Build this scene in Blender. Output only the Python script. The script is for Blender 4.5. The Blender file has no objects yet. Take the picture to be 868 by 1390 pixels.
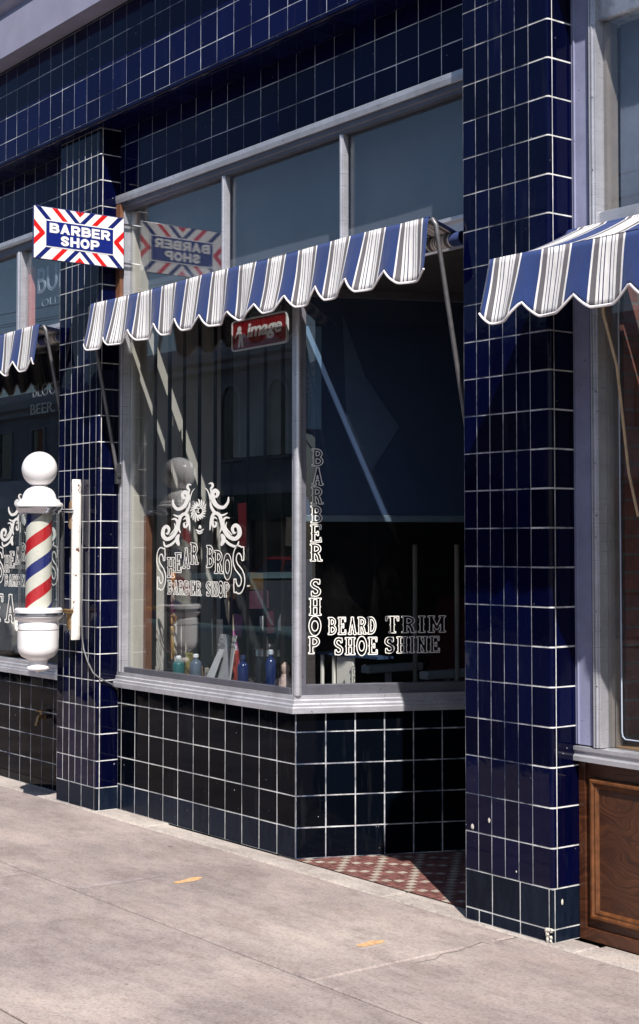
import bpy, bmesh, math, random
import numpy as np
from mathutils import Vector, Matrix
random.seed(7)
R = math.radians
S = bpy.context.scene
C = S.collection

# ------------------------------------------------------------------ camera, world, sun, exposure
EYE = 1.553
YAW, PIT = R(37.13), R(2.473)
cd = bpy.data.cameras.new('camera'); cam = bpy.data.objects.new('camera', cd); C.objects.link(cam)
fh = Vector((-math.cos(YAW), math.sin(YAW), 0)); rt = Vector((math.sin(YAW), math.cos(YAW), 0)); up0 = Vector((0, 0, 1))
fw = fh*math.cos(PIT) + up0*math.sin(PIT); up = up0*math.cos(PIT) - fh*math.sin(PIT)
M = Matrix((rt, up, -fw)).transposed().to_4x4(); M.translation = Vector((0, 0, EYE)); cam.matrix_world = M
cd.sensor_fit = 'AUTO'; cd.sensor_width = 36; cd.lens = 2049/1390*36; cd.shift_y = -45/1390
cd.clip_start = .05; cd.clip_end = 2000
S.camera = cam
TOSUN = Vector((1.816, -1.0, 2.45)).normalized()
W = bpy.data.worlds.new('World'); S.world = W; W.use_nodes = True
nt = W.node_tree; bg = nt.nodes['Background']
sk = nt.nodes.new('ShaderNodeTexSky'); sk.sky_type = 'NISHITA'; sk.sun_disc = False
sk.sun_elevation = math.asin(TOSUN.z); sk.sun_rotation = math.atan2(TOSUN.x, TOSUN.y)
sk.air_density = 1.2; sk.dust_density = 1.4; sk.ozone_density = 1.5
tn = nt.nodes.new('ShaderNodeMix'); tn.data_type = 'RGBA'; tn.blend_type = 'MULTIPLY'; tn.inputs[0].default_value = 1
tn.inputs[7].default_value = (.84, .95, 1.14, 1)
nt.links.new(sk.outputs[0], tn.inputs[6]); nt.links.new(tn.outputs[2], bg.inputs[0]); bg.inputs[1].default_value = .05
sl = bpy.data.lights.new('sun', 'SUN'); so = bpy.data.objects.new('sun', sl); C.objects.link(so)
sl.energy = 4.6; sl.angle = R(.5); sl.color = (1, .945, .90)
so.rotation_euler = TOSUN.to_track_quat('Z', 'Y').to_euler(); so.location = (6, -6, 12)
S.view_settings.view_transform = 'Standard'; S.view_settings.look = 'None'
S.view_settings.exposure = .68; S.view_settings.gamma = 1; S.view_settings.use_curve_mapping = False
S.render.engine = 'CYCLES'
S.cycles.max_bounces = 10; S.cycles.transparent_max_bounces = 24; S.cycles.glossy_bounces = 5; S.cycles.diffuse_bounces = 4
S.cycles.caustics_reflective = False; S.cycles.caustics_refractive = False

# ------------------------------------------------------------------ materials
def newmat(n):
    m = bpy.data.materials.new(n); m.use_nodes = True
    return m, m.node_tree, m.node_tree.nodes['Principled BSDF']
def N(nt, t, **kw):
    n = nt.nodes.new(t)
    for k, v in kw.items(): setattr(n, k, v)
    return n
def L(nt, a, b): nt.links.new(a, b)
def pos(nt, scale=(1, 1, 1)):
    g = N(nt, 'ShaderNodeNewGeometry'); mp = N(nt, 'ShaderNodeMapping'); mp.inputs['Scale'].default_value = scale
    L(nt, g.outputs['Position'], mp.inputs['Vector']); return mp.outputs[0]
def noise(nt, vec, sc, det=4, rough=.6):
    n = N(nt, 'ShaderNodeTexNoise'); n.inputs['Scale'].default_value = sc; n.inputs['Detail'].default_value = det
    n.inputs['Roughness'].default_value = rough; L(nt, vec, n.inputs['Vector']); return n.outputs['Fac']
def ramp(nt, fac, stops, interp='LINEAR'):
    r = N(nt, 'ShaderNodeValToRGB'); r.color_ramp.interpolation = interp
    el = r.color_ramp.elements
    while len(el) < len(stops): el.new(.5)
    for e, (p, c) in zip(el, stops):
        e.position = p; e.color = (*c, 1) if len(c) == 3 else c
    L(nt, fac, r.inputs[0]); return r.outputs[0]
def mixc(nt, f, a, b, mode='MIX'):
    m = N(nt, 'ShaderNodeMix', data_type='RGBA', blend_type=mode)
    for s, v in ((0, f), (6, a), (7, b)):
        if isinstance(v, (int, float)): m.inputs[s].default_value = v
        elif isinstance(v, tuple): m.inputs[s].default_value = (*v, 1)
        else: L(nt, v, m.inputs[s])
    return m.outputs[2]
def mth(nt, op, a, b=None, c=None):
    m = N(nt, 'ShaderNodeMath', operation=op)
    for i, v in enumerate((a, b, c)):
        if v is None: continue
        if isinstance(v, (int, float)): m.inputs[i].default_value = v
        else: L(nt, v, m.inputs[i])
    return m.outputs[0]
def bump(nt, p, h, st=.3, dist=.01):
    b = N(nt, 'ShaderNodeBump'); b.inputs['Strength'].default_value = st; b.inputs['Distance'].default_value = dist
    L(nt, h, b.inputs['Height']); L(nt, b.outputs[0], p.inputs['Normal'])
def simple(name, col, rough=.5, metal=0, var=.15, sc=9, bmp=0, bsc=60, spec=.5):
    m, nt, p = newmat(name); v = pos(nt)
    f = noise(nt, v, sc)
    lo = tuple(c*(1-var) for c in col); hi = tuple(min(1, c*(1+var)) for c in col)
    L(nt, ramp(nt, f, [(.3, lo), (.7, hi)]), p.inputs['Base Color'])
    p.inputs['Metallic'].default_value = metal; p.inputs['Specular IOR Level'].default_value = spec
    L(nt, ramp(nt, noise(nt, v, sc*2.3), [(.3, (max(.02, rough*.8),)*3), (.7, (min(1, rough*1.2),)*3)]), p.inputs['Roughness'])
    if bmp: bump(nt, p, noise(nt, v, bsc), bmp, .003)
    return m
def tilemat(name, c0, c1, rough=.07, dirt=0.0, dirtcol=(.05, .065, .085), speck=.36, bm=.12):
    m, nt, p = newmat(name); v = pos(nt); g = N(nt, 'ShaderNodeNewGeometry')
    col = ramp(nt, g.outputs['Random Per Island'], [(0, c0), (1, c1)])
    n1 = noise(nt, v, 5, 6, .65); n2 = noise(nt, pos(nt, (3, 3, .7)), 9, 5, .7)
    k = mth(nt, 'MULTIPLY', ramp(nt, n2, [(.45, (0,)*3), (.75, (1,)*3)]), dirt)
    col = mixc(nt, k, col, dirtcol)
    dr = ramp(nt, noise(nt, pos(nt, (1, 1, .12)), 22, 3, .6), [(.60, (0,)*3), (.72, (1,)*3)])
    col = mixc(nt, mth(nt, 'MULTIPLY', dr, .035), col, (.14, .15, .17))
    ch = ramp(nt, noise(nt, v, 55, 2, .5), [(.775, (0,)*3), (.785, (1,)*3)])
    col = mixc(nt, mth(nt, 'MULTIPLY', ch, .8), col, (.5, .5, .48))
    L(nt, col, p.inputs['Base Color'])
    rr = mth(nt, 'ADD', mth(nt, 'MULTIPLY', k, .5), mth(nt, 'MULTIPLY', n1, rough*1.6))
    L(nt, mth(nt, 'ADD', rr, rough*.2), p.inputs['Roughness'])
    p.inputs['Specular IOR Level'].default_value = speck
    bump(nt, p, noise(nt, v, 14, 2, .4), bm, .004)
    return m
MT_NAVY = tilemat('glazed navy tile', (.0006, .0009, .010), (.0012, .0022, .024), .035, .02, speck=.17)
MT_FASC = tilemat('glazed fascia tile', (.0016, .0022, .026), (.0034, .0055, .046), .07, .05, (.008, .010, .05), speck=.10)
MT_BLACK = tilemat('glazed black tile', (.0010, .0016, .0032), (.0018, .0032, .0068), .06, .02, (.02, .028, .04), speck=.07)
MT_BASE = tilemat('weathered base tile', (.003, .0055, .013), (.006, .011, .024), .25, .6, (.016, .023, .036), speck=.10)
def groutmat(name, lo, hi, a=.35, b=.6, sc=3.0):
    m, nt, p = newmat(name); v = pos(nt)
    f = noise(nt, v, sc, 5, .7); f2 = noise(nt, v, 30, 3, .6)
    c = ramp(nt, f, [(a, lo), (b, hi)])
    c = mixc(nt, .5, c, ramp(nt, f2, [(.3, (.45,)*3), (.6, (1,)*3)]), 'MULTIPLY')
    L(nt, c, p.inputs['Base Color']); p.inputs['Roughness'].default_value = .9
    return m
MG_WHITE = groutmat('white grout', (.16, .17, .18), (.78, .78, .75), .32, .56)
MG_DIM = groutmat('dirty grout', (.04, .06, .12), (.85, .88, .92), .36, .60, 2.2)
MG_MID = groutmat('mixed grout', (.05, .07, .12), (.66, .66, .66), .40, .64, 4.2)

def alum(name, col, rough, metal):
    m, nt, p = newmat(name); v = pos(nt, (1, 1, 1))
    s = noise(nt, pos(nt, (1.5, 1.5, 1.5)), 4, 6, .7); st = noise(nt, pos(nt, (2, 2, 60)), 5, 3)
    c = ramp(nt, s, [(.3, tuple(x*.72 for x in col)), (.65, col)])
    sp = ramp(nt, noise(nt, v, 45, 2, .5), [(.72, (1,)*3), (.76, (.35, .33, .33))])
    L(nt, mixc(nt, .8, c, sp, 'MULTIPLY'), p.inputs['Base Color'])
    p.inputs['Metallic'].default_value = metal
    L(nt, ramp(nt, st, [(.3, (rough*.7,)*3), (.7, (rough*1.3,)*3)]), p.inputs['Roughness'])
    bump(nt, p, noise(nt, v, 25, 3), .06, .002)
    return m
M_ALU = alum('weathered silver aluminium', (.66, .66, .70), .36, .6)
M_ALUD = alum('dull dark aluminium', (.16, .16, .19), .45, .5)
M_LILAC = alum('lilac grey paint', (.31, .32, .47), .55, 0)
M_CORN = simple('lilac cornice paint', (.30, .30, .40), .6, 0, .12, 3, .1, 40)
M_CREAM = simple('cream painted wood', (.62, .57, .48), .6, 0, .1, 6, .1, 50)
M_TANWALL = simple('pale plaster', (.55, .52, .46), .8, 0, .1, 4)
M_WHITE = simple('white porcelain enamel', (.86, .84, .83), .12, 0, .03, 5)
M_WHITEP = simple('glossy white enamel', (.80, .78, .76), .3, 0, .05, 5)
M_CHROME = simple('dull chrome', (.55, .57, .62), .22, 1, .1, 9)
M_STEEL = simple('grey steel tube', (.16, .155, .16), .42, .6, .25, 12, .1, 80)
M_DARKMET = simple('dark painted iron', (.055, .057, .062), .45, .4, .3, 12)
M_BLACK = simple('matt black', (.008, .008, .010), .6, 0, .2, 6)
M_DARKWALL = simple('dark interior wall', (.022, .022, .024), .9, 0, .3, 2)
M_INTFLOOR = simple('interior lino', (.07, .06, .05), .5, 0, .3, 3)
M_BROWNWOOD = simple('brown wood trim', (.20, .085, .045), .5, 0, .3, 8)
M_BRASS = simple('tarnished brass', (.35, .22, .10), .4, .8, .3, 20)
M_CABLE = simple('grey cable', (.12, .12, .12), .5, 0, .2, 8)
M_LETTER = simple('white window paint', (.88, .86, .80), .55, 0, .05, 20)
M_KERB = simple('kerb concrete', (.30, .28, .26), .85, 0, .2, 5, .3, 60)
M_ROPE = simple('tan cord', (.42, .33, .22), .8, 0, .2, 20)

def glass(name, tint=(.955, .97, .975), ior=1.58, rough=0.0, dirt=.007, gcol=(1, 1, 1)):
    m = bpy.data.materials.new(name); m.use_nodes = True; nt = m.node_tree; nt.nodes.clear()
    o = N(nt, 'ShaderNodeOutputMaterial'); tr = N(nt, 'ShaderNodeBsdfTransparent'); gl = N(nt, 'ShaderNodeBsdfGlossy')
    tr.inputs[0].default_value = (*tint, 1); gl.inputs['Color'].default_value = (*gcol, 1); gl.inputs['Roughness'].default_value = rough
    fr = N(nt, 'ShaderNodeFresnel'); gg = N(nt, 'ShaderNodeNewGeometry')
    L(nt, mth(nt, 'MULTIPLY_ADD', gg.outputs['Backfacing'], 1/ior-ior, ior), fr.inputs[0])
    mx = N(nt, 'ShaderNodeMixShader'); L(nt, fr.outputs[0], mx.inputs[0]); L(nt, tr.outputs[0], mx.inputs[1]); L(nt, gl.outputs[0], mx.inputs[2])
    df = N(nt, 'ShaderNodeBsdfDiffuse'); df.inputs[0].default_value = (.6, .6, .6, 1)
    v = pos(nt, (1, 1, .6)); k = ramp(nt, noise(nt, v, 3, 6, .7), [(.45, (0,)*3), (.8, (1,)*3)])
    sp = ramp(nt, noise(nt, pos(nt), 48, 2, .5), [(.80, (0,)*3), (.81, (1,)*3)])
    kk = mth(nt, 'ADD', mth(nt, 'MULTIPLY', k, dirt), mth(nt, 'MULTIPLY', sp, .35))
    m2 = N(nt, 'ShaderNodeMixShader'); L(nt, kk, m2.inputs[0]); L(nt, mx.outputs[0], m2.inputs[1]); L(nt, df.outputs[0], m2.inputs[2])
    L(nt, m2.outputs[0], o.inputs[0]); return m
M_GLASS = glass('shop window glass')
M_CYL = glass('cylinder glass', (.93, .95, .95), 1.45, .02, .01)

# concrete pavement
def concrete(name, base, dark, light):
    m, nt, p = newmat(name); v = pos(nt)
    f1 = noise(nt, v, .9, 6, .62); f2 = noise(nt, pos(nt, (.7, 2.4, 1)), 1.7, 6, .68); f3 = noise(nt, v, 70, 3, .7); f4 = noise(nt, v, 260, 2, .6)
    c = ramp(nt, f1, [(.30, dark), (.52, base), (.72, light)])
    c = mixc(nt, .45, c, ramp(nt, f2, [(.34, (.66, .63, .63)), (.52, (.98, .97, .98)), (.66, (1.16, 1.13, 1.10))]), 'MULTIPLY')
    c = mixc(nt, .55, c, ramp(nt, f3, [(.32, (.50,)*3), (.52, (1.1,)*3)]), 'MULTIPLY')
    c = mixc(nt, .28, c, ramp(nt, noise(nt, pos(nt, (.6, 1, 1)), 24, 4, .7), [(.38, (.62, .58, .56)), (.52, (1.08,)*3)]), 'MULTIPLY')
    c = mixc(nt, .45, c, ramp(nt, f4, [(.33, (.50,)*3), (.55, (1.08,)*3)]), 'MULTIPLY')
    pit = ramp(nt, noise(nt, v, 34, 2, .5), [(.745, (1,)*3), (.77, (.35, .32, .30))])
    c = mixc(nt, .8, c, pit, 'MULTIPLY')
    vo = N(nt, 'ShaderNodeTexVoronoi'); vo.inputs['Scale'].default_value = 3.2; L(nt, v, vo.inputs['Vector'])
    wv = N(nt, 'ShaderNodeMath', operation='ADD'); L(nt, vo.outputs['Distance'], wv.inputs[0]); L(nt, mth(nt, 'MULTIPLY', noise(nt, v, 30, 2), .06), wv.inputs[1])
    c = mixc(nt, .6, c, ramp(nt, wv.outputs[0], [(.075, (.42, .38, .37)), (.095, (1,)*3)]), 'MULTIPLY')
    c = mixc(nt, .5, c, ramp(nt, noise(nt, pos(nt, (.45, 1, 1)), 3.1, 8, .75), [(.40, (.62, .58, .57)), (.50, (1,)*3), (.62, (1.22, 1.18, 1.12))]), 'MULTIPLY')
    sc = ramp(nt, noise(nt, pos(nt, (1.2, 7, 1)), 4, 3, .5), [(.62, (1,)*3), (.70, (1.12, 1.1, 1.08))])
    c = mixc(nt, .7, c, sc, 'MULTIPLY')
    L(nt, c, p.inputs['Base Color']); p.inputs['Roughness'].default_value = .85; p.inputs['Specular IOR Level'].default_value = .3
    h = mth(nt, 'ADD', f4, mth(nt, 'MULTIPLY', f3, 1.5)); bump(nt, p, h, .35, .004)
    return m
M_SIDEWALK = concrete('sun bleached concrete', (.335, .283, .262), (.235, .198, .186), (.425, .370, .330))
M_THRESH = concrete('pale threshold concrete', (.43, .385, .345), (.33, .29, .27), (.52, .47, .41))
M_ASPHALT = simple('asphalt', (.036, .037, .040), .85, 0, .3, 2, .5, 90)
M_GROUND = simple('earth', (.12, .11, .09), .9, 0, .3, .5)

# oak panel
def oak():
    m, nt, p = newmat('dark stained oak'); g = N(nt, 'ShaderNodeNewGeometry'); sp = N(nt, 'ShaderNodeSeparateXYZ'); L(nt, g.outputs['Position'], sp.inputs[0])
    warp = noise(nt, pos(nt, (1.6, 1.6, 2.6)), 1.5, 2, .5)
    zz_ = mth(nt, 'ADD', sp.outputs[2], mth(nt, 'MULTIPLY', warp, .9))
    cb = N(nt, 'ShaderNodeCombineXYZ'); L(nt, mth(nt, 'MULTIPLY', sp.outputs[0], 3.0), cb.inputs[0]); L(nt, mth(nt, 'MULTIPLY', zz_, 75), cb.inputs[1])
    f = noise(nt, cb.outputs[0], 1.0, 5, .62)
    c = ramp(nt, f, [(.28, (.020, .0065, .003)), (.50, (.064, .021, .009)), (.72, (.125, .043, .017))])
    c = mixc(nt, .6, c, ramp(nt, noise(nt, pos(nt), 5, 4, .6), [(.3, (.55,)*3), (.65, (1.15,)*3)]), 'MULTIPLY')
    sc = ramp(nt, noise(nt, pos(nt, (1, 1, .25)), 30, 4, .7), [(.66, (0,)*3), (.70, (1,)*3)])
    c = mixc(nt, mth(nt, 'MULTIPLY', sc, .35), c, (.16, .09, .05))
    L(nt, c, p.inputs['Base Color']); L(nt, ramp(nt, noise(nt, pos(nt), 9, 4), [(.3, (.28,)*3), (.7, (.6,)*3)]), p.inputs['Roughness'])
    bump(nt, p, f, .12, .002); return m
M_OAK = oak()
M_OAKTRIM = simple('oak moulding', (.11, .040, .013), .32, 0, .4, 25)

# striped canvas: UV.x is metres along the awning, one period per stripe
def canvas():
    m, nt, p = newmat('blue white grey striped canvas')
    uv = N(nt, 'ShaderNodeUVMap'); sx = N(nt, 'ShaderNodeSeparateXYZ'); L(nt, uv.outputs[0], sx.inputs[0])
    f = mth(nt, 'FRACT', sx.outputs[0])
    Bl, Wh, Gr, Nv = (.007, .032, .150), (.82, .80, .77), (.135, .125, .135), (.012, .02, .09)
    q = [(0, Bl), (.20, Wh), (.235, Gr), (.33, Wh), (.375, Nv), (.39, Wh), (.435, Nv), (.455, Wh), (.545, Nv), (.565, Wh), (.61, Nv), (.625, Wh), (.67, Gr), (.765, Wh), (.80, Bl)]
    c = ramp(nt, f, q, 'CONSTANT')
    v = pos(nt)
    c = mixc(nt, .5, c, ramp(nt, noise(nt, v, 8, 5, .6), [(.3, (.78,)*3), (.6, (1,)*3)]), 'MULTIPLY')
    L(nt, c, p.inputs['Base Color']); p.inputs['Roughness'].default_value = .85
    p.inputs['Sheen Weight'].default_value = .15
    bump(nt, p, mth(nt, 'ADD', noise(nt, pos(nt, (1, 1, .35)), 26, 4, .55), mth(nt, 'MULTIPLY', noise(nt, v, 350, 1), .1)), .55, .008)
    # thin cloth lets a little light through
    out = nt.nodes['Material Output']; tl = N(nt, 'ShaderNodeBsdfTranslucent'); L(nt, c, tl.inputs[0])
    mx = N(nt, 'ShaderNodeMixShader'); mx.inputs[0].default_value = .06
    L(nt, p.outputs[0], mx.inputs[1]); L(nt, tl.outputs[0], mx.inputs[2]); L(nt, mx.outputs[0], out.inputs[0])
    return m
M_CANVAS = canvas()
M_BINDING = simple('white binding tape', (.82, .78, .78), .8, 0, .05, 20)

# ------------------------------------------------------------------ mesh helpers
class MB:
    def __init__(s): s.v = []; s.f = []; s.mi = []; s.uv = {}
    def face(s, pts, mi=0, uv=None):
        i = len(s.v); s.v += [tuple(p) for p in pts]; s.f.append(tuple(range(i, i+len(pts)))); s.mi.append(mi)
        if uv: s.uv[len(s.f)-1] = uv
    def raw(s, vs, fs, mi=0):
        i = len(s.v); s.v += [tuple(p) for p in vs]
        for f in fs: s.f.append(tuple(i+k for k in f)); s.mi.append(mi)
    def box(s, a, b, mi=0, bev=0):
        x0, y0, z0 = (min(a[i], b[i]) for i in range(3)); x1, y1, z1 = (max(a[i], b[i]) for i in range(3))
        s.obox(Vector((x0, y0, z0)), Vector((x1-x0, 0, 0)), Vector((0, y1-y0, 0)), Vector((0, 0, z1-z0)), mi)
    def obox(s, o, a, b, c, mi=0):
        o, a, b, c = Vector(o), Vector(a), Vector(b), Vector(c)
        V = [o, o+a, o+a+b, o+b, o+c, o+a+c, o+a+b+c, o+b+c]
        s.raw(V, [(0, 3, 2, 1), (4, 5, 6, 7), (0, 1, 5, 4), (1, 2, 6, 5), (2, 3, 7, 6), (3, 0, 4, 7)], mi)
    def tube(s, pts, r, n=10, mi=0, cap=True):
        pts = [Vector(p) for p in pts]; rs = r if isinstance(r, (list, tuple)) else [r]*len(pts)
        V = []; ref = None
        for i, p in enumerate(pts):
            d = (pts[min(i+1, len(pts)-1)]-pts[max(i-1, 0)]).normalized()
            if ref is None: ref = Vector((0, 0, 1)) if abs(d.z) < .9 else Vector((1, 0, 0))
            a = d.cross(ref).normalized(); b = a.cross(d).normalized(); ref = b
            for k in range(n):
                t = 2*math.pi*k/n; V.append(p+(a*math.cos(t)+b*math.sin(t))*rs[i])
        F = [(i*n+k, i*n+(k+1) % n, (i+1)*n+(k+1) % n, (i+1)*n+k) for i in range(len(pts)-1) for k in range(n)]
        if cap: F += [tuple(range(n-1, -1, -1)), tuple((len(pts)-1)*n+k for k in range(n))]
        s.raw(V, F, mi)
    def lathe(s, c, prof, n=48, mi=0, cap=True):
        V = []
        for r, z in prof:
            for k in range(n):
                t = 2*math.pi*k/n; V.append((c[0]+r*math.cos(t), c[1]+r*math.sin(t), z))
        F = [(i*n+k, i*n+(k+1) % n, (i+1)*n+(k+1) % n, (i+1)*n+k) for i in range(len(prof)-1) for k in range(n)]
        if cap: F += [tuple(range(n-1, -1, -1)), tuple((len(prof)-1)*n+k for k in range(n))]
        s.raw(V, F, mi)
    def sweep(s, path, prof, mi=0, outs=None):
        """path: XY points; prof: (outward, z) closed; outward is to the right of travel"""
        P = [Vector((*p, 0)) for p in path]; V = []
        for i, p in enumerate(P):
            ns = []
            for j in (i-1, i):
                if 0 <= j < len(P)-1:
                    d = (P[j+1]-P[j]).normalized(); ns.append(Vector((d.y, -d.x, 0)))
            n = sum(ns, Vector()).normalized(); n /= n.dot(ns[0])
            for o, z in prof: V.append((p.x+n.x*o, p.y+n.y*o, z))
        m = len(prof)
        F = [(i*m+k, (i+1)*m+k, (i+1)*m+(k+1) % m, i*m+(k+1) % m) for i in range(len(P)-1) for k in range(m)]
        F += [tuple(range(m)), tuple((len(P)-1)*m+k for k in reversed(range(m)))]
        s.raw(V, F, mi)
    def mesh(s, name, mats, off=Vector()):
        me = bpy.data.meshes.new(name)
        me.from_pydata([(v[0]-off.x, v[1]-off.y, v[2]-off.z) for v in s.v], [], s.f)
        mats = mats if isinstance(mats, (list, tuple)) else [mats]
        for m in mats: me.materials.append(m)
        me.polygons.foreach_set('material_index', s.mi)
        if s.uv:
            ul = me.uv_layers.new(name='UVMap')
            for fi, uvs in s.uv.items():
                for li, u in zip(me.polygons[fi].loop_indices, uvs): ul.data[li].uv = u
        me.update(); return me
def wloc(o):
    v = Vector()
    while o: v += o.location; o = o.parent
    return v
def obj(name, mb, mats, parent=None, smooth=False, label=None, fix=True, off=None):
    """world-coordinate mesh builder -> one object; a top-level one gets its origin at its base centre"""
    if parent is not None: o0 = wloc(parent)
    elif off is not None: o0 = Vector(off)
    else:
        a = np.array(mb.v); o0 = Vector(((a[:, 0].min()+a[:, 0].max())/2, (a[:, 1].min()+a[:, 1].max())/2, a[:, 2].min()))
    me = mb.mesh(name, mats, o0)
    if fix:
        bm = bmesh.new(); bm.from_mesh(me); bmesh.ops.recalc_face_normals(bm, faces=bm.faces[:]); bm.to_mesh(me); bm.free()
    if smooth:
        me.polygons.foreach_set('use_smooth', [True]*len(me.polygons))
        try: me.set_sharp_from_angle(angle=R(38))
        except Exception: pass
    o = bpy.data.objects.new(name, me); C.objects.link(o)
    if parent is None: o.location = o0
    else: o.parent = parent
    if label: o['label'] = label
    return o
def thing(name, loc, label, cat, group=None):
    o = bpy.data.objects.new(name, None); C.objects.link(o); o.location = loc; o.empty_display_size = .1
    return tag(o, label, cat, group)
def tag(o, label=None, cat=None, group=None, kind=None):
    if label: o['label'] = label
    if cat: o['category'] = cat
    if group: o['group'] = group
    if kind: o['kind'] = kind
    return o
def bevel(o, w=.002, seg=2):
    b = o.modifiers.new('bevel', 'BEVEL'); b.width = w; b.segments = seg; b.limit_method = 'ANGLE'; b.angle_limit = R(40); b.harden_normals = False
    return o

def tiles(mb, O, U, V, us, vs, g=.0058, t=.005, bev=.0016, tilt=.0034, mi=0, gm=1, back=True, skip=(), gw=None):
    """individual glazed tiles with a grout bed.  O origin, U/V unit directions, us/vs edge positions"""
    O, U, V = Vector(O), Vector(U).normalized(), Vector(V).normalized(); Nn = U.cross(V).normalized()
    for i in range(len(us)-1):
        for j in range(len(vs)-1):
            if (i, j) in skip: continue
            gu = (gw or g)*random.uniform(.8, 1.15)/2; gv = g*random.uniform(.85, 1.15)/2
            a, b, c, d = us[i]+gu, us[i+1]-gu, vs[j]+gv, vs[j+1]-gv
            if b-a < .004 or d-c < .004: continue
            tx, ty = (max(-.007, min(.007, random.gauss(0, tilt))) for _ in (0, 1)); tz = max(-.0003, min(.0003, random.gauss(0, .0002)))
            def P(u, v, h): return O+U*u+V*v+Nn*(h+tz+(tx*(u-(a+b)/2)+ty*(v-(c+d)/2)))
            f = [P(a+bev, c+bev, t), P(b-bev, c+bev, t), P(b-bev, d-bev, t), P(a+bev, d-bev, t)]
            s0 = [P(a, c, t-bev), P(b, c, t-bev), P(b, d, t-bev), P(a, d, t-bev)]
            s1 = [O+U*u+V*v for u, v in ((a, c), (b, c), (b, d), (a, d))]
            F = [(0, 1, 2, 3)]+[(4+k, 4+(k+1) % 4, (k+1) % 4, k) for k in range(4)]+[(8+k, 8+(k+1) % 4, 4+(k+1) % 4, 4+k) for k in range(4)]
            mb.raw(f+s0+s1, F, mi)
    if back:
        h = t-.0016
        mb.raw([O+U*us[0]+V*vs[0]+Nn*h, O+U*us[-1]+V*vs[0]+Nn*h, O+U*us[-1]+V*vs[-1]+Nn*h, O+U*us[0]+V*vs[-1]+Nn*h], [(0, 1, 2, 3)], gm)
def bullnose(mb, O, U, W_, V, u0, u1, w, vs, r=.012, g=.0058, t=.005, mi=0, gm=1):
    """corner strip: runs u0..u1 along U, rounds over radius r, then w along W_ (the return)"""
    O, U, W_, V = Vector(O), Vector(U), Vector(W_), Vector(V)
    def prof(off):
        P = [(u0+g/2, -t-off)]; P.append((u1-r+t, -t-off))
        for k in range(1, 7):
            a = k/6*math.pi/2; P.append((u1-r+t+(r+off)*math.sin(a), -t+r-(r+off)*math.cos(a)))
        P.append((u1+t+off, w-g/2)); return P
    for j in range(len(vs)-1):
        gv = g*random.uniform(.9, 1.1)/2; c, d = vs[j]+gv, vs[j+1]-gv; b = .0016
        Vt = []
        for vv, off in ((c, -.003), (c, -b), (c+b, 0), (d-b, 0), (d, -b), (d, -.003)):
            for (uu, ww) in prof(off): Vt.append(O+U*uu+W_*ww+V*vv)
        m = 9
        F = [(a*m+k, a*m+k+1, (a+1)*m+k+1, (a+1)*m+k) for a in range(5) for k in range(m-1)]
        F += [(a*m, (a+1)*m, (a+1)*m+0) for a in ()]
        mb.raw(Vt, F, mi)
    Vt = []
    P = prof(-.0014); P[0] = (u0, P[0][1]); P[-1] = (P[-1][0], w)
    for vv in (vs[0], vs[-1]):
        for (uu, ww) in P: Vt.append(O+U*uu+W_*ww+V*vv)
    mb.raw(Vt, [(k, k+1, 9+k+1, 9+k) for k in range(8)], gm)

# ------------------------------------------------------------------ key dimensions (metres, from the calibrated view)
YF, YB = 4.309, 4.445           # face of the pillars, plane of the windows
LP0, LP1 = -8.345, -7.840       # far pillar
RP0, RP1 = -4.685, -4.187       # near pillar
CX, CY = -6.070, YB             # corner of the angled window bay
AS = R(66.5); SD = Vector((math.cos(AS), math.sin(AS), 0)); SN = Vector((math.sin(AS), -math.cos(AS), 0))
SL = 1.32                       # length of the bay side
SE = Vector((CX, CY, 0))+SD*SL
P_ = .1565
TOPZ = 3.60

# ------------------------------------------------------------------ ground
g = MB(); g.face([(-400, -400, -.16), (400, -400, -.16), (400, 400, -.16), (-400, 400, -.16)])
tag(obj('ground', g, M_GROUND), kind='structure')
g = MB(); g.face([(-90, -12.2, -.135), (60, -12.2, -.135), (60, 1.05, -.135), (-90, 1.05, -.135)])
tag(obj('road', g, M_ASPHALT), kind='structure')
g = MB(); g.box((-90, 1.05, -.2), (60, 1.2, -.004)); g.box((-90, -12.35, -.2), (60, -12.2, -.004))
tag(bevel(obj('kerb', g, M_KERB), .015, 3), kind='structure')
def slab(mb, x0, x1, y0, y1, z=0, mi=0, g=.011, b=.007):
    a, c, d, e = x0+g/2, x1-g/2, y0+g/2, y1-g/2
    V = [(a+b, d+b, z), (c-b, d+b, z), (c-b, e-b, z), (a+b, e-b, z), (a, d, z-.006), (c, d, z-.006), (c, e, z-.006), (a, e, z-.006), (a, d, z-.05), (c, d, z-.05), (c, e, z-.05), (a, e, z-.05)]
    mb.raw(V, [(0, 1, 2, 3)]+[(4+k, 4+(k+1) % 4, (k+1) % 4, k) for k in range(4)]+[(8+k, 8+(k+1) % 4, 4+(k+1) % 4, 4+k) for k in range(4)], mi)
g = MB()
rows = [(1.2, 2.245), (2.245, 3.268), (3.268, 4.283)]
for ri, (a, b) in enumerate(rows):
    xs = [-90, -60, -40, -28, -20, -15.2, -12.1, -9.05] + ([-4.36] if ri == 2 else [-6.6]) + [-1.2, 1.9, 5, 9, 15, 30, 60]
    for x0, x1 in zip(xs, xs[1:]): slab(g, x0, x1, a, b)
g.box((-90, 1.2, -.2), (60, 4.283, -.02), 1)
sw = tag(obj('sidewalk', g, [M_SIDEWALK, M_BLACK]), kind='structure')
g = MB()
for x0, x1 in ((-30, -9.6), (-9.6, -7.26), (-7.26, -5.2), (-5.2, -4.05), (-4.05, -1), (-1, 30)): slab(g, x0, x1, 4.283, 4.436 if x0 == -5.2 or x0 == -7.26 else 4.46)
g.box((-30, 4.283, -.2), (30, 4.47, -.02), 1)
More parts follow.
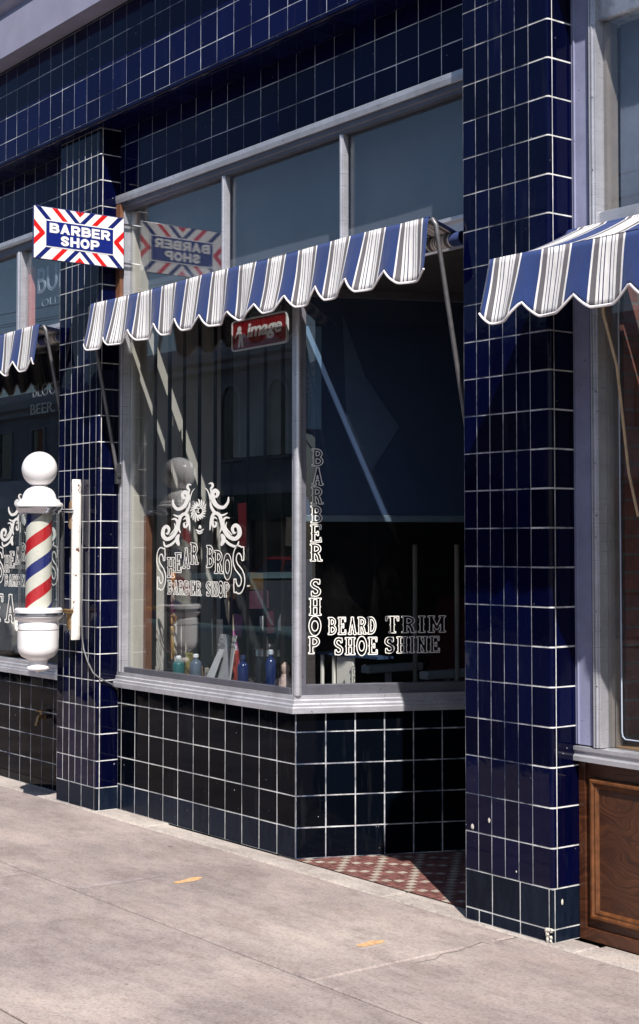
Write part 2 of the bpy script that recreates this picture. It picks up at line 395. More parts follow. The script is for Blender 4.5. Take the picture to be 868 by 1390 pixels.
tag(obj('threshold_strip', g, [M_THRESH, M_BLACK]), kind='structure')
# crack in the slab and worn patch
g = MB()
cx = [(-4.34, 4.27), (-4.345, 4.18), (-4.37, 4.10), (-4.36, 4.02), (-4.33, 3.95), (-4.34, 3.87), (-4.30, 3.80), (-4.31, 3.70)]
for (x0, y0), (x1, y1) in zip(cx, cx[1:]): g.face([(x0-.001, y0, .0015), (x0+.0018, y0, .0015), (x1+.0018, y1, .0015), (x1-.001, y1, .0015)])
obj('crack', g, simple('dirt in the crack', (.09, .08, .075), .9), sw)
M_ORANGE = simple('worn orange marking paint', (.56, .33, .16), .9, 0, .35, 45, .2, 120)
def pmark(cx_, cy_, l, w, a):
    g = MB(); pts = []
    d = Vector((math.cos(a), math.sin(a), 0)); n = Vector((-d.y, d.x, 0)); c = Vector((cx_, cy_, .0012))
    for k in range(22):
        t = 2*math.pi*k/22; rr = random.uniform(.55, 1.25)
        x = math.copysign(abs(math.cos(t))**.5, math.cos(t))*l/2; y = math.copysign(abs(math.sin(t))**.7, math.sin(t))*w/2*rr
        pts.append(c+d*x+n*y)
    g.face(pts); return obj('paint_mark', g, M_ORANGE, sw)
M_PATCH = concrete('pale patching concrete', (.36, .31, .30), (.28, .24, .235), (.44, .39, .37))
g = MB(); pp = [(-6.19, 3.28), (-6.13, 3.28), (-6.12, 3.50), (-6.135, 3.74), (-6.17, 3.74), (-6.18, 3.5)]; g.face([(x, y, .0012) for x, y in pp]); obj('mortar_patch', g, M_PATCH, sw)
pmark(-5.99, 3.77, .17, .060, R(103)); pmark(-4.62, 3.748, .13, .055, R(92))

# mosaic floor of the recessed entry
M_MB = tilemat('brown mosaic tile', (.13, .050, .045), (.30, .135, .115), .35, .3, (.2, .15, .13))
M_MC = tilemat('cream mosaic tile', (.33, .28, .23), (.46, .40, .33), .35, .3, (.3, .25, .2))
g = MB(); a = .0425; Cm, Sm = math.cos(R(0)), math.sin(R(0))
g.face([(-6.2, 4.436, -.004), (-4.69, 4.436, -.004), (-4.69, 5.7, -.004), (-6.2, 5.7, -.004)], 2)
for i in range(36):
    for j in range(30):
        x0, y0 = -4.69-(i+1)*a, 4.438+j*a
        cxm, cym = x0+a/2, y0+a/2
        if (Vector((cxm, cym, 0))-Vector((CX, CY, 0))).dot(SN) < .0: continue
        cream = (i+j) % 6 == 0 or (i-j) % 6 == 0
        if cream:
            g.face([(x0+.001, y0+.001, 0), (x0+a-.001, y0+.001, 0), (x0+a-.001, y0+a-.001, 0), (x0+.001, y0+a-.001, 0)], 1)
        else:
            hz = ((i//3)+(j//3)) % 2
            for k in range(3):
                q = a/3
                if hz: p = (x0+.001, y0+k*q+.001, x0+a-.001, y0+(k+1)*q-.001)
                else: p = (x0+k*q+.001, y0+.001, x0+(k+1)*q-.001, y0+a-.001)
                g.face([(p[0], p[1], 0), (p[2], p[1], 0), (p[2], p[3], 0), (p[0], p[3], 0)], 0)
tag(obj('entry_floor', g, [M_MB, M_MC, simple('mosaic grout', (.10, .08, .07), .9)], fix=False), kind='structure')

# ------------------------------------------------------------------ the building
B = thing('shop_building', (-6.2, 4.5, 0), 'row of shopfronts faced in glazed navy blue tile with white grout lines', 'building')
Z = (0, 0, 1)
# --- far pillar
zl = [0]+[.133+.1555*k for k in range(26)]
g = MB()
usn = [0]+[.078*k+.004 for k in range(1, 7)]; wl = LP1-LP0
tiles(g, (LP0, YF+.005, 0), (1, 0, 0), Z, [0, .16, .315, wl-.034], zl[:2], mi=1, gm=2)
tiles(g, (LP0, YF+.005, 0), (1, 0, 0), Z, [0]+[.0783*k for k in range(1, 7)], zl[1:], gm=2)
bullnose(g, (LP0, YF+.005, 0), (1, 0, 0), (0, 1, 0), (0, 0, 1), .4698, wl-.005, .012, zl[1:], mi=0, gm=2)
bullnose(g, (LP0, YF+.005, 0), (1, 0, 0), (0, 1, 0), (0, 0, 1), wl-.034, wl-.005, .012, zl[:2], mi=1, gm=2)
tiles(g, (LP1-.005, YF+.017, 0), (0, 1, 0), Z, [0, YB-YF-.010], zl[1:], gm=2)
tiles(g, (LP1-.005, YF+.017, 0), (0, 1, 0), Z, [0, YB-YF-.010], zl[:2], mi=1, gm=2)
g.box((LP0+.002, YF+.006, 0), (LP1-.006, 4.56, 4.10), 2)
obj('tile_pillar', g, [MT_NAVY, MT_BASE, MG_WHITE], B, label='far tiled pillar behind the barber pole')
# --- near pillar
zr = [0, .052]+[.052+P_*k for k in range(1, 30)]
g = MB(); wr = RP1-RP0
tiles(g, (RP0, YF+.005, 0), (1, 0, 0), Z, [0, .080, .158, .318, wr-.02], zr[:2], mi=1, gm=2)
tiles(g, (RP0, YF+.005, 0), (1, 0, 0), Z, [0, .158, .318, wr-.02], zr[1:3], mi=1, gm=2)
tiles(g, (RP0, YF+.005, 0), (1, 0, 0), Z, [.078*k for k in range(6)], zr[2:], gm=3, g=.0048, gw=.0034)
bullnose(g, (RP0, YF+.005, 0), (1, 0, 0), (0, 1, 0), (0, 0, 1), .39, wr-.005, .022, zr[2:], r=.016, mi=0, gm=2)
bullnose(g, (RP0, YF+.005, 0), (1, 0, 0), (0, 1, 0), (0, 0, 1), wr-.02, wr-.005, .008, zr[:3], r=.006, mi=1, gm=2)
tiles(g, (RP1-.005, YF+.027, 0), (0, 1, 0), Z, [0, .14], zr[2:], gm=2)
tiles(g, (RP1-.005, YF+.013, 0), (0, 1, 0), Z, [0, .145], zr[:3], mi=1, gm=2)
g.box((RP0+.001, YF+.006, 0), (RP1-.006, 4.62, 4.70), 4)
# chipped plaster at the foot of the corner
M_PLASTER = simple('chipped plaster', (.62, .58, .50), .9, 0, .2, 40, .5, 60)
for q in range(12):
    c = Vector((RP1-.012+random.uniform(-.02, .008), YF-.002+random.uniform(-.002, .004), random.uniform(.0, .055)))
    r0 = random.uniform(.006, .014)
    vs = [c+Vector((r0*math.cos(t)*random.uniform(.7, 1.2), -.003 if k % 2 else -.006, r0*math.sin(t)*random.uniform(.7, 1.2))) for k, t in enumerate([i*math.pi/3 for i in range(6)])]
    g.raw(vs+[c+Vector((0, -.008, 0))], [(i, (i+1) % 6, 6) for i in range(6)], 5)
for (x, z, r0) in ((RP0+.045, .385, .012), (RP0+.145, .425, .010), (RP0+.30, .245, .005)):
    vs = [Vector((x+r0*.8*math.cos(t)*random.uniform(.7, 1.1), YF-.0025, z+r0*math.sin(t)*random.uniform(.8, 1.2))) for t in [i*math.pi/4 for i in range(8)]]
    g.raw(vs+[Vector((x, YF-.004, z))], [(i, (i+1) % 8, 8) for i in range(8)], 5)
vs = [Vector((RP1+.0025, YF+.05+.006*math.cos(t), .155+.012*math.sin(t))) for t in [i*math.pi/4 for i in range(8)]]
g.raw(vs+[Vector((RP1+.004, YF+.05, .155))], [(i, (i+1) % 8, 8) for i in range(8)], 5)
obj('tile_pillar', g, [MT_NAVY, MT_BASE, MG_WHITE, MG_MID, M_BLACK, M_PLASTER], B, label='near tiled pillar with a chipped foot beside the oak panel')
g = MB(); g.box((RP0+.001, 4.622, 0), (RP1-.006, 5.7, 4.0)); obj('party_wall', g, M_DARKWALL, B)
# --- fascia with bullnose foot and tiled soffit
g = MB(); xf = [-.1565*k for k in range(0, 62)][::-1]; X0 = -1.49
tiles(g, (X0, 4.255, 0), (1, 0, 0), Z, xf, [4.052, 4.17, 4.326, 4.483, 4.64], gm=1, g=.004)
bullnose(g, (X0, 4.0, 4.030), (0, 0, -1), (0, 1, 0), (1, 0, 0), -.03, -.005, .02, xf, r=.014, gm=1) if False else None
g2p = []
for i in range(len(xf)-1):       # rounded foot tiles
    a, b = X0+xf[i]+.002, X0+xf[i+1]-.002
    pr = [(4.250, 4.050)]+[(4.250+.018-.018*math.cos(k/5*math.pi/2), 4.040-.018*math.sin(k/5*math.pi/2)) for k in range(6)]+[(4.33, 4.022)]
    V = [(a, y, z) for y, z in pr]+[(b, y, z) for y, z in pr]; m = len(pr)
    g.raw(V, [(k, k+1, m+k+1, m+k) for k in range(m-1)], 0)
tiles(g, (X0, 4.290, 4.0275), (0, 1, 0), (1, 0, 0), [0, .155], xf, gm=1, back=False)
g.box((X0+xf[0], 4.256, 4.0255), (X0, 4.46, 4.66), 2)
obj('fascia', g, [MT_FASC, MG_DIM, M_BLACK], B)
# --- tiled wall above the windows
g = MB()
ux = [0]+[.052+.1565*k for k in range(0, 21)]; ux = [u for u in ux if u < RP0-LP1]+[RP0-LP1]
tiles(g, (LP1, YB+.005, 0), (1, 0, 0), Z, ux, [3.625, 3.77, 3.925, 4.027], gm=1, g=.0042)
ux2 = [k*.1565 for k in range(-1, 11)]
tiles(g, (LP0-1.565, YB+.005, 0), (1, 0, 0), Z, [k*.1565 for k in range(11)], [3.60, 3.77, 3.925, 4.027], gm=1)
tiles(g, (RP1, YB+.005, 0), (1, 0, 0), Z, [k*.1565 for k in range(12)], [3.9, 4.027], gm=1)
g.box((-12, YB+.006, 3.63), (-1.49, YB+.2, 4.03), 1)
obj('upper_wall', g, [MT_FASC, MG_DIM], B)
# --- cornice and wall above
g = MB()
g.sweep([(-13, YB), (-1.49, YB)], [(.0, 4.66), (.32, 4.652), (.32, 4.90), (.30, 4.905), (.285, 4.93), (.285, 4.955), (.34, 4.985), (.36, 5.03), (.36, 5.09), (.0, 5.11)])
obj('cornice', g, M_CORN, B)
g = MB(); g.box((-13, YB-.1, 5.1), (-1.49, 9, 6.6)); obj('parapet', g, M_CORN, B)
# --- bulkheads (tiled base walls)
zb = [0, .150, .307, .464, .621, .716]
g = MB()
nb = 11; wb = CX-(LP1)
usb = [0]+[wb-.157*k for k in range(11, -1, -1)]; usb = [u for u in usb if u >= 0]
tiles(g, (LP1, YB+.005, 0), (1, 0, 0), Z, usb, zb[:2], mi=1, gm=2)
tiles(g, (LP1, YB+.005, 0), (1, 0, 0), Z, usb, zb[1:], gm=2)
g.obox((LP1, YB+.006, 0), (CX-LP1-.01, 0, 0), (0, .05, 0), (0, 0, .712), 2)
obj('bulkhead', g, [MT_BLACK, MT_BASE, MG_WHITE], B, label='tiled base wall under the front window')
g = MB()
o = Vector((CX, CY, 0))-SN*.005
tiles(g, o+SD*.004, SD, Z, [0]+[.152*k for k in range(1, 9)], zb[:2], mi=0, gm=2)
tiles(g, o+SD*.004, SD, Z, [0]+[.152*k for k in range(1, 9)], zb[1:], gm=2)
g.obox(o-SN*.002, SD*SL, -SN*.05, (0, 0, .712), 2)
obj('bulkhead', g, [MT_BLACK, MT_BASE, MG_MID], B, label='tiled base wall of the angled side')
g = MB()
tiles(g, (LP0-12*.1565, YB+.005, 0), (1, 0, 0), Z, [k*.1565 for k in range(13)], [0, .17, .326, .483, .639, .70], gm=2)
g.box((-12, YB+.006, 0), (LP0, YB+.05, .70), 2)
obj('bulkhead', g, [MT_BLACK, MT_BASE, MG_MID], B, label='tiled base wall left of the far pillar')
# brass hose bib on the far base wall
g = MB(); hx, hz = -8.76, .455
g.tube([(hx, YB, hz), (hx, YB-.05, hz)], .014, 10); g.tube([(hx, YB-.05, hz+.005), (hx+.008, YB-.07, hz-.05)], .012, 10)
g.lathe((hx, YB-.035), [(.006, hz+.01), (.006, hz+.035), (.028, hz+.036), (.028, hz+.043), (.004, hz+.045)], 14)
obj('tap', g, M_BRASS, B, True)

# --- windows
def frame_bar(mb, a, b, w, d, mi=0):
    """upright aluminium bar from a to b in plan with a raised centre bead"""
PROF_SILL = [(0, .716), (.034, .716), (.034, .742), (.028, .748), (.028, .758), (.016, .764), (.016, .778), (.008, .783), (.008, .803), (-.045, .803), (-.045, .716)]
WN = bpy.data.objects.new('display_window', None); C.objects.link(WN); WN.parent = B; WN.location = (.2, 0, 0)
g = MB(); path = [(LP1+.002, YB), (CX, CY), (SE.x, SE.y)]
g.sweep(path, PROF_SILL)
obj('sill', g, M_ALU, WN)
g = MB()
# header with stepped drip edge
g.sweep([(LP1-.012, YB), (RP0+.0, YB)], [(0, 3.575), (.030, 3.575), (.034, 3.60), (.034, 3.622), (.026, 3.626), (-.02, 3.63), (-.02, 3.575)])
g.sweep([(LP1+.002, YB), (RP0, YB)], [(-.03, 3.530), (.008, 3.530), (.008, 3.545), (.018, 3.550), (.018, 3.574), (-.03, 3.574)], 1)
# transom bottom rail
g.sweep([(LP1+.002, YB), (RP0, YB)], [(-.05, 2.845), (.004, 2.845), (.004, 2.865), (0, 2.870), (0, 2.960), (.026, 2.968), (.026, 2.985), (-.05, 2.985)])
# uprights
def post(x0, x1, z0, z1, y0=YB-.008, y1=YB+.045, mi=0):
    g.box((x0, y0, z0), (x1, y1, z1), mi)
    xm = (x0+x1)/2; g.box((xm-.004, y0-.006, z0), (xm+.004, y0+.001, z1), mi)
post(-6.740, -6.706, 2.985, 3.531, YB-.004, YB+.030); post(-5.708, -5.678, 2.985, 3.531, YB-.004, YB+.030)
post(LP1+.006, -7.775, .803, 3.531)
# corner post of the bay: turned tube
g.tube([(CX+.006, CY+.010, .803), (CX+.006, CY+.010, 2.846)], .021, 20, 0)
g.obox(Vector((CX-.035, CY+.004, .803)), (.035, 0, 0), (0, .035, 0), (0, 0, 2.043)); g.obox(Vector((CX, CY, .803))+SD*.02, SD*.035, -SN*.035, (0, 0, 2.043), 1)
# inner glazing beads
g.box((-7.774, YB+.002, .804), (CX-.05, YB+.03, .835), 1)
g.obox(Vector((CX, CY, .804))+SD*.055-SN*.004, SD*(SL-.06), -SN*.03, (0, 0, .05), 1)  # dark metal colour stands in for the shade on this lower bead
g.obox(Vector((CX, CY, 2.80))+SD*.055-SN*.004, SD*(SL-.06), -SN*.03, (0, 0, .044), 1)
g.obox(Vector((CX, CY, .85))+SD*(SL-.05)-SN*.004, SD*.05, -SN*.03, (0, 0, 1.95), 1)
bevel(obj('window_frame', g, [M_ALU, M_ALUD], WN), .0015, 2)
def pane(parent, a, b, c, t=.005, label=None):
    """thin sheet of glass: corner a, edge vectors b, c"""
    g = MB(); a, b, c = Vector(a), Vector(b), Vector(c); n = b.cross(c).normalized()*t
    g.obox(a, b, n, c) if False else g.raw([a, a+b, a+b+c, a+c, a-n, a+b-n, a+b+c-n, a+c-n], [(0, 1, 2, 3), (7, 6, 5, 4), (0, 4, 5, 1), (1, 5, 6, 2), (2, 6, 7, 3), (3, 7, 4, 0)])
    return obj('pane', g, M_GLASS, parent, label=label)
YG = 4.473
pane(WN, (-7.776, YG, .80), (CX+7.776, 0, 0), (0, 0, 2.05))
pane(WN, Vector((CX, CY, .80))+SD*.03-SN*.018, SD*(SL-.04), (0, 0, 2.05))
for x0, x1 in ((-7.78, -6.735), (-6.678, -5.705), (-5.66, RP0)): pane(WN, (x0, YG, 2.985), (x1-x0, 0, 0), (0, 0, .548))

# --- shaded paper behind the transom lights, roller shade behind the bay side
def papermat(name, col, amt=.12, rgh=.8):
    m, nt, p = newmat(name); v = pos(nt)
    c = ramp(nt, noise(nt, v, 2.2, 5, .6), [(.3, tuple(x*(1-amt) for x in col)), (.7, tuple(x*(1+amt) for x in col))])
    c = mixc(nt, .3, c, ramp(nt, noise(nt, pos(nt, (1, 1, 12)), 40, 3), [(.3, (.7,)*3), (.6, (1,)*3)]), 'MULTIPLY')
    L(nt, c, p.inputs['Base Color']); p.inputs['Roughness'].default_value = rgh
    bump(nt, p, noise(nt, v, 5, 4), .2, .01); return m
M_PAPER = papermat('blue grey shade paper', (.13, .15, .185))
M_BLUESHADE = papermat('blue roller shade cloth', (.018, .040, .095), .12)
M_BLUEPATCH = papermat('paler blue patch', (.11, .19, .30), .10)
def wavy_sheet(O, U, V, nu, nv, amp, seed=0, th=.002):
    O, U, V = Vector(O), Vector(U), Vector(V); n = U.cross(V).normalized(); g = MB(); r = random.Random(seed)
    ph = [r.uniform(0, 6) for _ in range(4)]
    P = {}
    for i in range(nu+1):
        for j in range(nv+1):
            u, v = i/nu, j/nv
            h = amp*(math.sin(u*5+ph[0])*.5+math.sin(v*4+u*3+ph[1])*.3+math.sin(u*11+v*2+ph[2])*.2)
            P[i, j] = O+U*u+V*v+n*h
    idx = {k: q for q, k in enumerate(P)}; vs = list(P.values()); m = len(vs)
    F = [(idx[i, j], idx[i+1, j], idx[i+1, j+1], idx[i, j+1]) for i in range(nu) for j in range(nv)]
    F2 = [tuple(m+q for q in reversed(f)) for f in F]
    g.raw(vs+[p-n*th for p in vs], F+F2)
    b = [(i, 0) for i in range(nu+1)]+[(nu, j) for j in range(1, nv+1)]+[(i, nv) for i in range(nu-1, -1, -1)]+[(0, j) for j in range(nv-1, 0, -1)]
    for k in range(len(b)):
        p, q = idx[b[k]], idx[b[(k+1) % len(b)]]; g.f.append((q, p, p+m, q+m)); g.mi.append(0)
    return g
g = wavy_sheet((-7.768, 4.600, 2.905), (3.07, 0, 0), (0, 0, .68), 40, 6, .006, 3)
tag(obj('window_paper', g, M_PAPER, smooth=True), 'blue grey paper stretched behind the three upper panes of the barber shop', 'window paper')
RS = thing('roller_shade', (CX+.2, CY+.25, 1.66), 'blue roller shade drawn down behind the glass of the angled side window', 'shade')
bo = Vector((CX, CY, 0))-SN*.034
g = wavy_sheet(bo+SD*.02+Vector((0, 0, 1.70)), SD*(SL-.06), (0, 0, 1.13), 20, 16, .005, 5); obj('cloth', g, M_BLUESHADE, RS, True)
g = MB(); g.obox(bo+SD*.02+SN*.004+Vector((0, 0, 1.665)), SD*(SL-.06), -SN*.016, (0, 0, .034)); bevel(obj('hem_bar', g, simple('shade hem', (.09, .13, .17), .6), RS), .004, 2)
g = wavy_sheet(bo+SD*.03+SN*.008+Vector((0, 0, 2.13)), SD*.11, (0, 0, .52), 3, 8, .002, 8); obj('patch', g, M_BLUEPATCH, RS, True, label='paler blue cloth patch near the corner post')
g = MB(); q0 = bo+SD*.25+SN*.007
g.face([q0+Vector((0, 0, 2.72)), q0+SD*.02+Vector((0, 0, 2.2)), q0+SD*.15+Vector((0, 0, 1.92)), q0+SD*.30+Vector((0, 0, 2.15)), q0+SD*.12+Vector((0, 0, 2.40))]); obj('patch', g, papermat('blue patch cloth', (.055, .09, .16)), RS)

# --- interior shell, so that no sky light leaks in
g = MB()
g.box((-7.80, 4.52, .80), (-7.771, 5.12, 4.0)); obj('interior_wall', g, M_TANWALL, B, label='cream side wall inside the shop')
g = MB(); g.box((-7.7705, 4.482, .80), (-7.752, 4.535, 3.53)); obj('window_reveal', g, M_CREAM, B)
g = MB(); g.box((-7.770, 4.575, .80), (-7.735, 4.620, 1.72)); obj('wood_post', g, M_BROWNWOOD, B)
g = MB(); g.box((-7.80, 4.52, -.02), (-7.771, 5.12, .80)); g.box((-7.80, 5.12, -.02), (-7.771, 9, 4.0)); g.box((-12, 8.9, 0), (-1.49, 9, 5.1)); g.box((-1.5, 4.5, 0), (-1.4, 9, 5.1)); g.box((-12.1, 4.5, 0), (-12, 9, 5.1))  # side wall behind the cream part is coloured near black in place of shade
obj('interior_wall', g, M_DARKWALL, B, label='dark rear walls inside the shops, the side one coloured dark in place of shade')
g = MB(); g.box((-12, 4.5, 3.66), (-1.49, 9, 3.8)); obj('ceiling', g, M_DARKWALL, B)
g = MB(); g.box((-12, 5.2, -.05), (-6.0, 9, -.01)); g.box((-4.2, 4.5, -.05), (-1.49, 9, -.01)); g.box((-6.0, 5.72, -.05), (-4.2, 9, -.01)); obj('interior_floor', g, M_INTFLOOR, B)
# display ledge following the bay
g = MB()
V = [(-7.77, 4.50), (CX-.02, 4.50), (SE.x-.03, SE.y-.02), (SE.x-.6, SE.y), (-6.62, 5.08), (-6.62, 4.95), (-7.77, 4.95)]
g.face([(x, y, .795) for x, y in V]); g.face([(x, y, .76) for x, y in V][::-1]); g.box((-7.77, 4.93, 0), (-6.45, 4.95, .76)); g.box((-7.77, 4.50, 0), (-6.2, 4.52, .75))
obj('display_ledge', g, simple('dark painted ledge', (.05, .045, .045), .5), B)
# entry: soffit, door wall, door
g = MB(); V = [(CX, YB+.003), (RP0, YB+.003), (RP0, 5.72), (SE.x, 5.72), (SE.x, SE.y)]
g.face([(x, y, 2.843) for x, y in V]); g.face([(x, y, 2.90) for x, y in V]); obj('entry_soffit', g, M_DARKWALL, B)
g = MB(); g.box((SE.x-.02, SE.y, 0), (SE.x+.03, 5.72, 2.84)); g.box((SE.x, 5.70, 2.2), (RP0, 5.76, 2.84)); obj('entry_wall', g, M_DARKWALL, B)
DR = bpy.data.objects.new('door', None); C.objects.link(DR); DR.parent = B; DR.location = (1.3, 1.2, 0)
dx0, dx1 = SE.x+.03, RP0-.002
g = MB(); g.box((dx0, 5.70, 0), (dx0+.11, 5.745, 2.2)); g.box((dx1-.11, 5.70, 0), (dx1, 5.745, 2.2)); g.box((dx0+.11, 5.70, 0), (dx1-.11, 5.745, .28)); g.box((dx0+.11, 5.70, 2.08), (dx1-.11, 5.745, 2.2))
bevel(obj('door_frame', g, M_BROWNWOOD, DR), .003, 2)
pane(DR, (dx0+.11, 5.725, .28), (dx1-dx0-.22, 0, 0), (0, 0, 1.8))
g = MB(); g.tube([(dx0+.15, 5.70, .98), (dx0+.15, 5.65, .98), (dx0+.15, 5.65, 1.14), (dx0+.15, 5.70, 1.14)], .009, 10); obj('handle', g, M_BRASS, DR, True)

# --- left shop window
LW = bpy.data.objects.new('shop_window', None); C.objects.link(LW); LW.parent = B; LW.location = (-2.5, 0, 0)
LW['label'] = 'window of the shop beyond the far pillar'
g = MB(); g.sweep([(-12, YB), (LP0, YB)], [(o, z-.012) for o, z in PROF_SILL]); obj('sill', g, M_ALU, LW)
g = MB()
g.sweep([(-12, YB), (LP0, YB)], [(0, 3.548), (.030, 3.548), (.034, 3.565), (.034, 3.592), (-.02, 3.60), (-.02, 3.548)])
g.sweep([(-12, YB), (LP0, YB)], [(-.03, 3.50), (.010, 3.50), (.010, 3.547), (-.03, 3.547)], 1)
g.sweep([(-12, YB), (LP0, YB)], [(-.05, 2.845), (.012, 2.845), (.012, 2.87), (.004, 2.875), (.004, 2.925), (.014, 2.93), (.014, 2.955), (-.05, 2.955)])
post(-9.215, -9.150, 2.955, 3.50); post(-10.1, -10.04, 2.955, 3.50)
post(-10.6, -10.55, .79, 2.845); post(LP0-.03, LP0-.001, .79, 3.50)
bevel(obj('window_frame', g, [M_ALU, M_ALUD], LW), .0015, 2)
pane(LW, (-12, YG, .79), (-12*-1+LP0-.02, 0, 0), (0, 0, 2.06))
pane(LW, (-12, YG, 2.955), (12+LP0-.02, 0, 0), (0, 0, .55))
g = wavy_sheet((-12, 4.66, 2.92), (3.60, 0, 0), (0, 0, .66), 30, 6, .008, 13)
tag(obj('window_paper', g, papermat('grey paper', (.16, .18, .22)), smooth=True), 'grey paper behind the upper panes beyond the far pillar', 'window paper')
g = MB(); g.box((-9.175, 4.495, 2.96), (-9.125, 4.53, 3.40)); obj('curtain_edge', g, simple('salmon fabric', (.62, .26, .24), .9), LW)
g = wavy_sheet((-12, 4.74, .80), (3.0, 0, 0), (0, 0, 1.2), 20, 10, .02, 23)
tag(obj('window_curtain', g, papermat('slate blue curtain cloth', (.045, .065, .085), .4), smooth=True), 'slate blue curtain hanging in the lower window behind the barber pole', 'curtain')
g = MB(); g.box((-8.36, 4.50, 0), (-8.34, 9, 4)); obj('interior_wall', g, M_DARKWALL, B, label='dark side wall of the far shop')

# --- right shop window with lilac casing and oak panel
RW = bpy.data.objects.new('shop_window', None); C.objects.link(RW); RW.parent = B; RW.location = (2.4, 0, 0)
RW['label'] = 'window of the shop at the right edge'
g = MB(); g.box((RP1+.001, YB-.003, .762), (-4.078, YB+.05, 4.03))
for x in (-4.172, -4.10): g.box((x, YB-.008, .764), (x+.008, YB-.002, 4.02))
bevel(obj('casing_board', g, M_LILAC, RW), .002, 2)
g = MB(); g.sweep([(RP1+.002, YB), (-1.49, YB)], [(0, .700), (.020, .700), (.020, .718), (.012, .724), (.012, .738), (.018, .742), (.018, .756), (-.045, .760), (-.045, .70)]); obj('sill', g, M_ALU, RW)
g = MB()
post(-4.077, -4.045, .760, 4.02, YB-.014); g.box((-4.077, YB-.020, .76), (-4.070, YB-.013, 4.02))
for z in [1.0+.29*k for k in range(11)]: g.tube([(-4.0555, YB-.022, z), (-4.0555, YB-.0195, z)], .003, 8, 1)
g.sweep([(-4.045, YB), (-1.49, YB)], [(-.05, 2.78), (.004, 2.78), (.004, 2.86), (-.05, 2.86)])
bevel(obj('window_frame', g, [M_ALU, M_ALUD], RW), .0015, 2)
pane(RW, (-4.05, YG, .76), (2.56, 0, 0), (0, 0, 3.26))
g = MB(); g.box((-4.052, 4.480, .762), (-4.030, 4.545, 4.0)); obj('window_reveal', g, simple('pale tan reveal', (.27, .23, .205), .7), RW)
def stroke_line(pts, w, name, m, parent, y):
    g = MB(); g.tube([(x, y, z) for x, z in pts], w, 6); return obj(name, g, m, parent, True)
stroke_line([(-3.965, 2.75), (-3.965, .83), (-3.961, .812), (-3.948, .802), (-3.6, .802), (-2.2, .802)], .0028, 'painted_border', simple('pale blue lining paint', (.42, .48, .58), .5), RW, YG-.008)
# brick side wall
def brickmat():
    m, nt, p = newmat('red brick'); g = N(nt, 'ShaderNodeNewGeometry'); sp = N(nt, 'ShaderNodeSeparateXYZ'); cb = N(nt, 'ShaderNodeCombineXYZ')
    L(nt, g.outputs['Position'], sp.inputs[0]); s = mth(nt, 'ADD', sp.outputs[0], sp.outputs[1]); L(nt, s, cb.inputs[0]); L(nt, sp.outputs[2], cb.inputs[1])
    b = N(nt, 'ShaderNodeTexBrick'); L(nt, cb.outputs[0], b.inputs['Vector'])
    b.inputs['Color1'].default_value = (.20, .07, .048, 1); b.inputs['Color2'].default_value = (.27, .11, .08, 1); b.inputs['Mortar'].default_value = (.18, .15, .13, 1)
    b.inputs['Scale'].default_value = 1; b.inputs['Brick Width'].default_value = .21; b.inputs['Row Height'].default_value = .072; b.inputs['Mortar Size'].default_value = .006
    c = mixc(nt, .6, b.outputs['Color'], ramp(nt, noise(nt, pos(nt), 22, 5, .7), [(.3, (.45,)*3), (.6, (1.1,)*3)]), 'MULTIPLY')
    L(nt, c, p.inputs['Base Color']); p.inputs['Roughness'].default_value = .9; bump(nt, p, b.outputs['Fac'], .5, -.006); return m
M_BRICK = brickmat()
g = MB(); g.box((-4.075, 4.585, 0), (-4.045, 9, 3.66)); obj('brick_wall', g, M_BRICK, B)
g = MB(); g.box((-4.06, 4.50, .73), (-1.5, 5.0, .764)); obj('display_ledge', g, simple('tan wood ledge', (.42, .24, .12), .5), RW)
g = wavy_sheet((-4.026, 4.560, 2.86), (2.5, 0, 0), (0, 0, 1.15), 24, 8, .015, 31)
tag(obj('window_paper', g, papermat('peeling grey film', (.17, .19, .25), .45), smooth=True), 'crinkled grey blue film behind the upper glass at the right edge', 'window paper')
OP = bpy.data.objects.new('wood_panel', None); C.objects.link(OP); OP.parent = B; OP.location = (2.4, 0, 0)
g = MB(); g.box((RP1+.001, YB+.024, .0), (-1.49, YB+.06, .70)); bevel(obj('board', g, M_OAK, OP), .002, 2)
g = MB(); mx0, mx1, mz0, mz1 = -4.128, -2.9, .085, .635
for d, (h0, h1) in enumerate(((.020, .010), (.010, .022), (.0, .012))):
    pass
def rect_mould(g, x0, x1, z0, z1, prof):
    pts = [(x0, z0), (x1, z0), (x1, z1), (x0, z1)]; dirs = [(1, 1), (-1, 1), (-1, -1), (1, -1)]; m = len(prof); V = []
    for (x, z), (dx, dz) in zip(pts, dirs):
        for ins, h in prof: V.append((x+dx*ins, YB+.024-h, z+dz*ins))
    g.raw(V, [(a*m+k, a*m+(k+1) % m, ((a+1) % 4)*m+(k+1) % m, ((a+1) % 4)*m+k) for a in range(4) for k in range(m)])
rect_mould(g, mx0, mx1, mz0, mz1, [(0, -.002), (0, .012), (.008, .020), (.016, .020), (.022, .012), (.030, .014), (.036, .008), (.040, -.002)])
obj('moulding', g, M_OAKTRIM, OP, True)
g = MB(); g.box((RP1+.001, YB+.012, 0), (-4.152, YB+.0235, .698)); g.box((-4.152, YB+.012, 0), (-1.49, YB+.0235, .05)); bevel(obj('rail', g, M_OAK, OP), .002, 2)

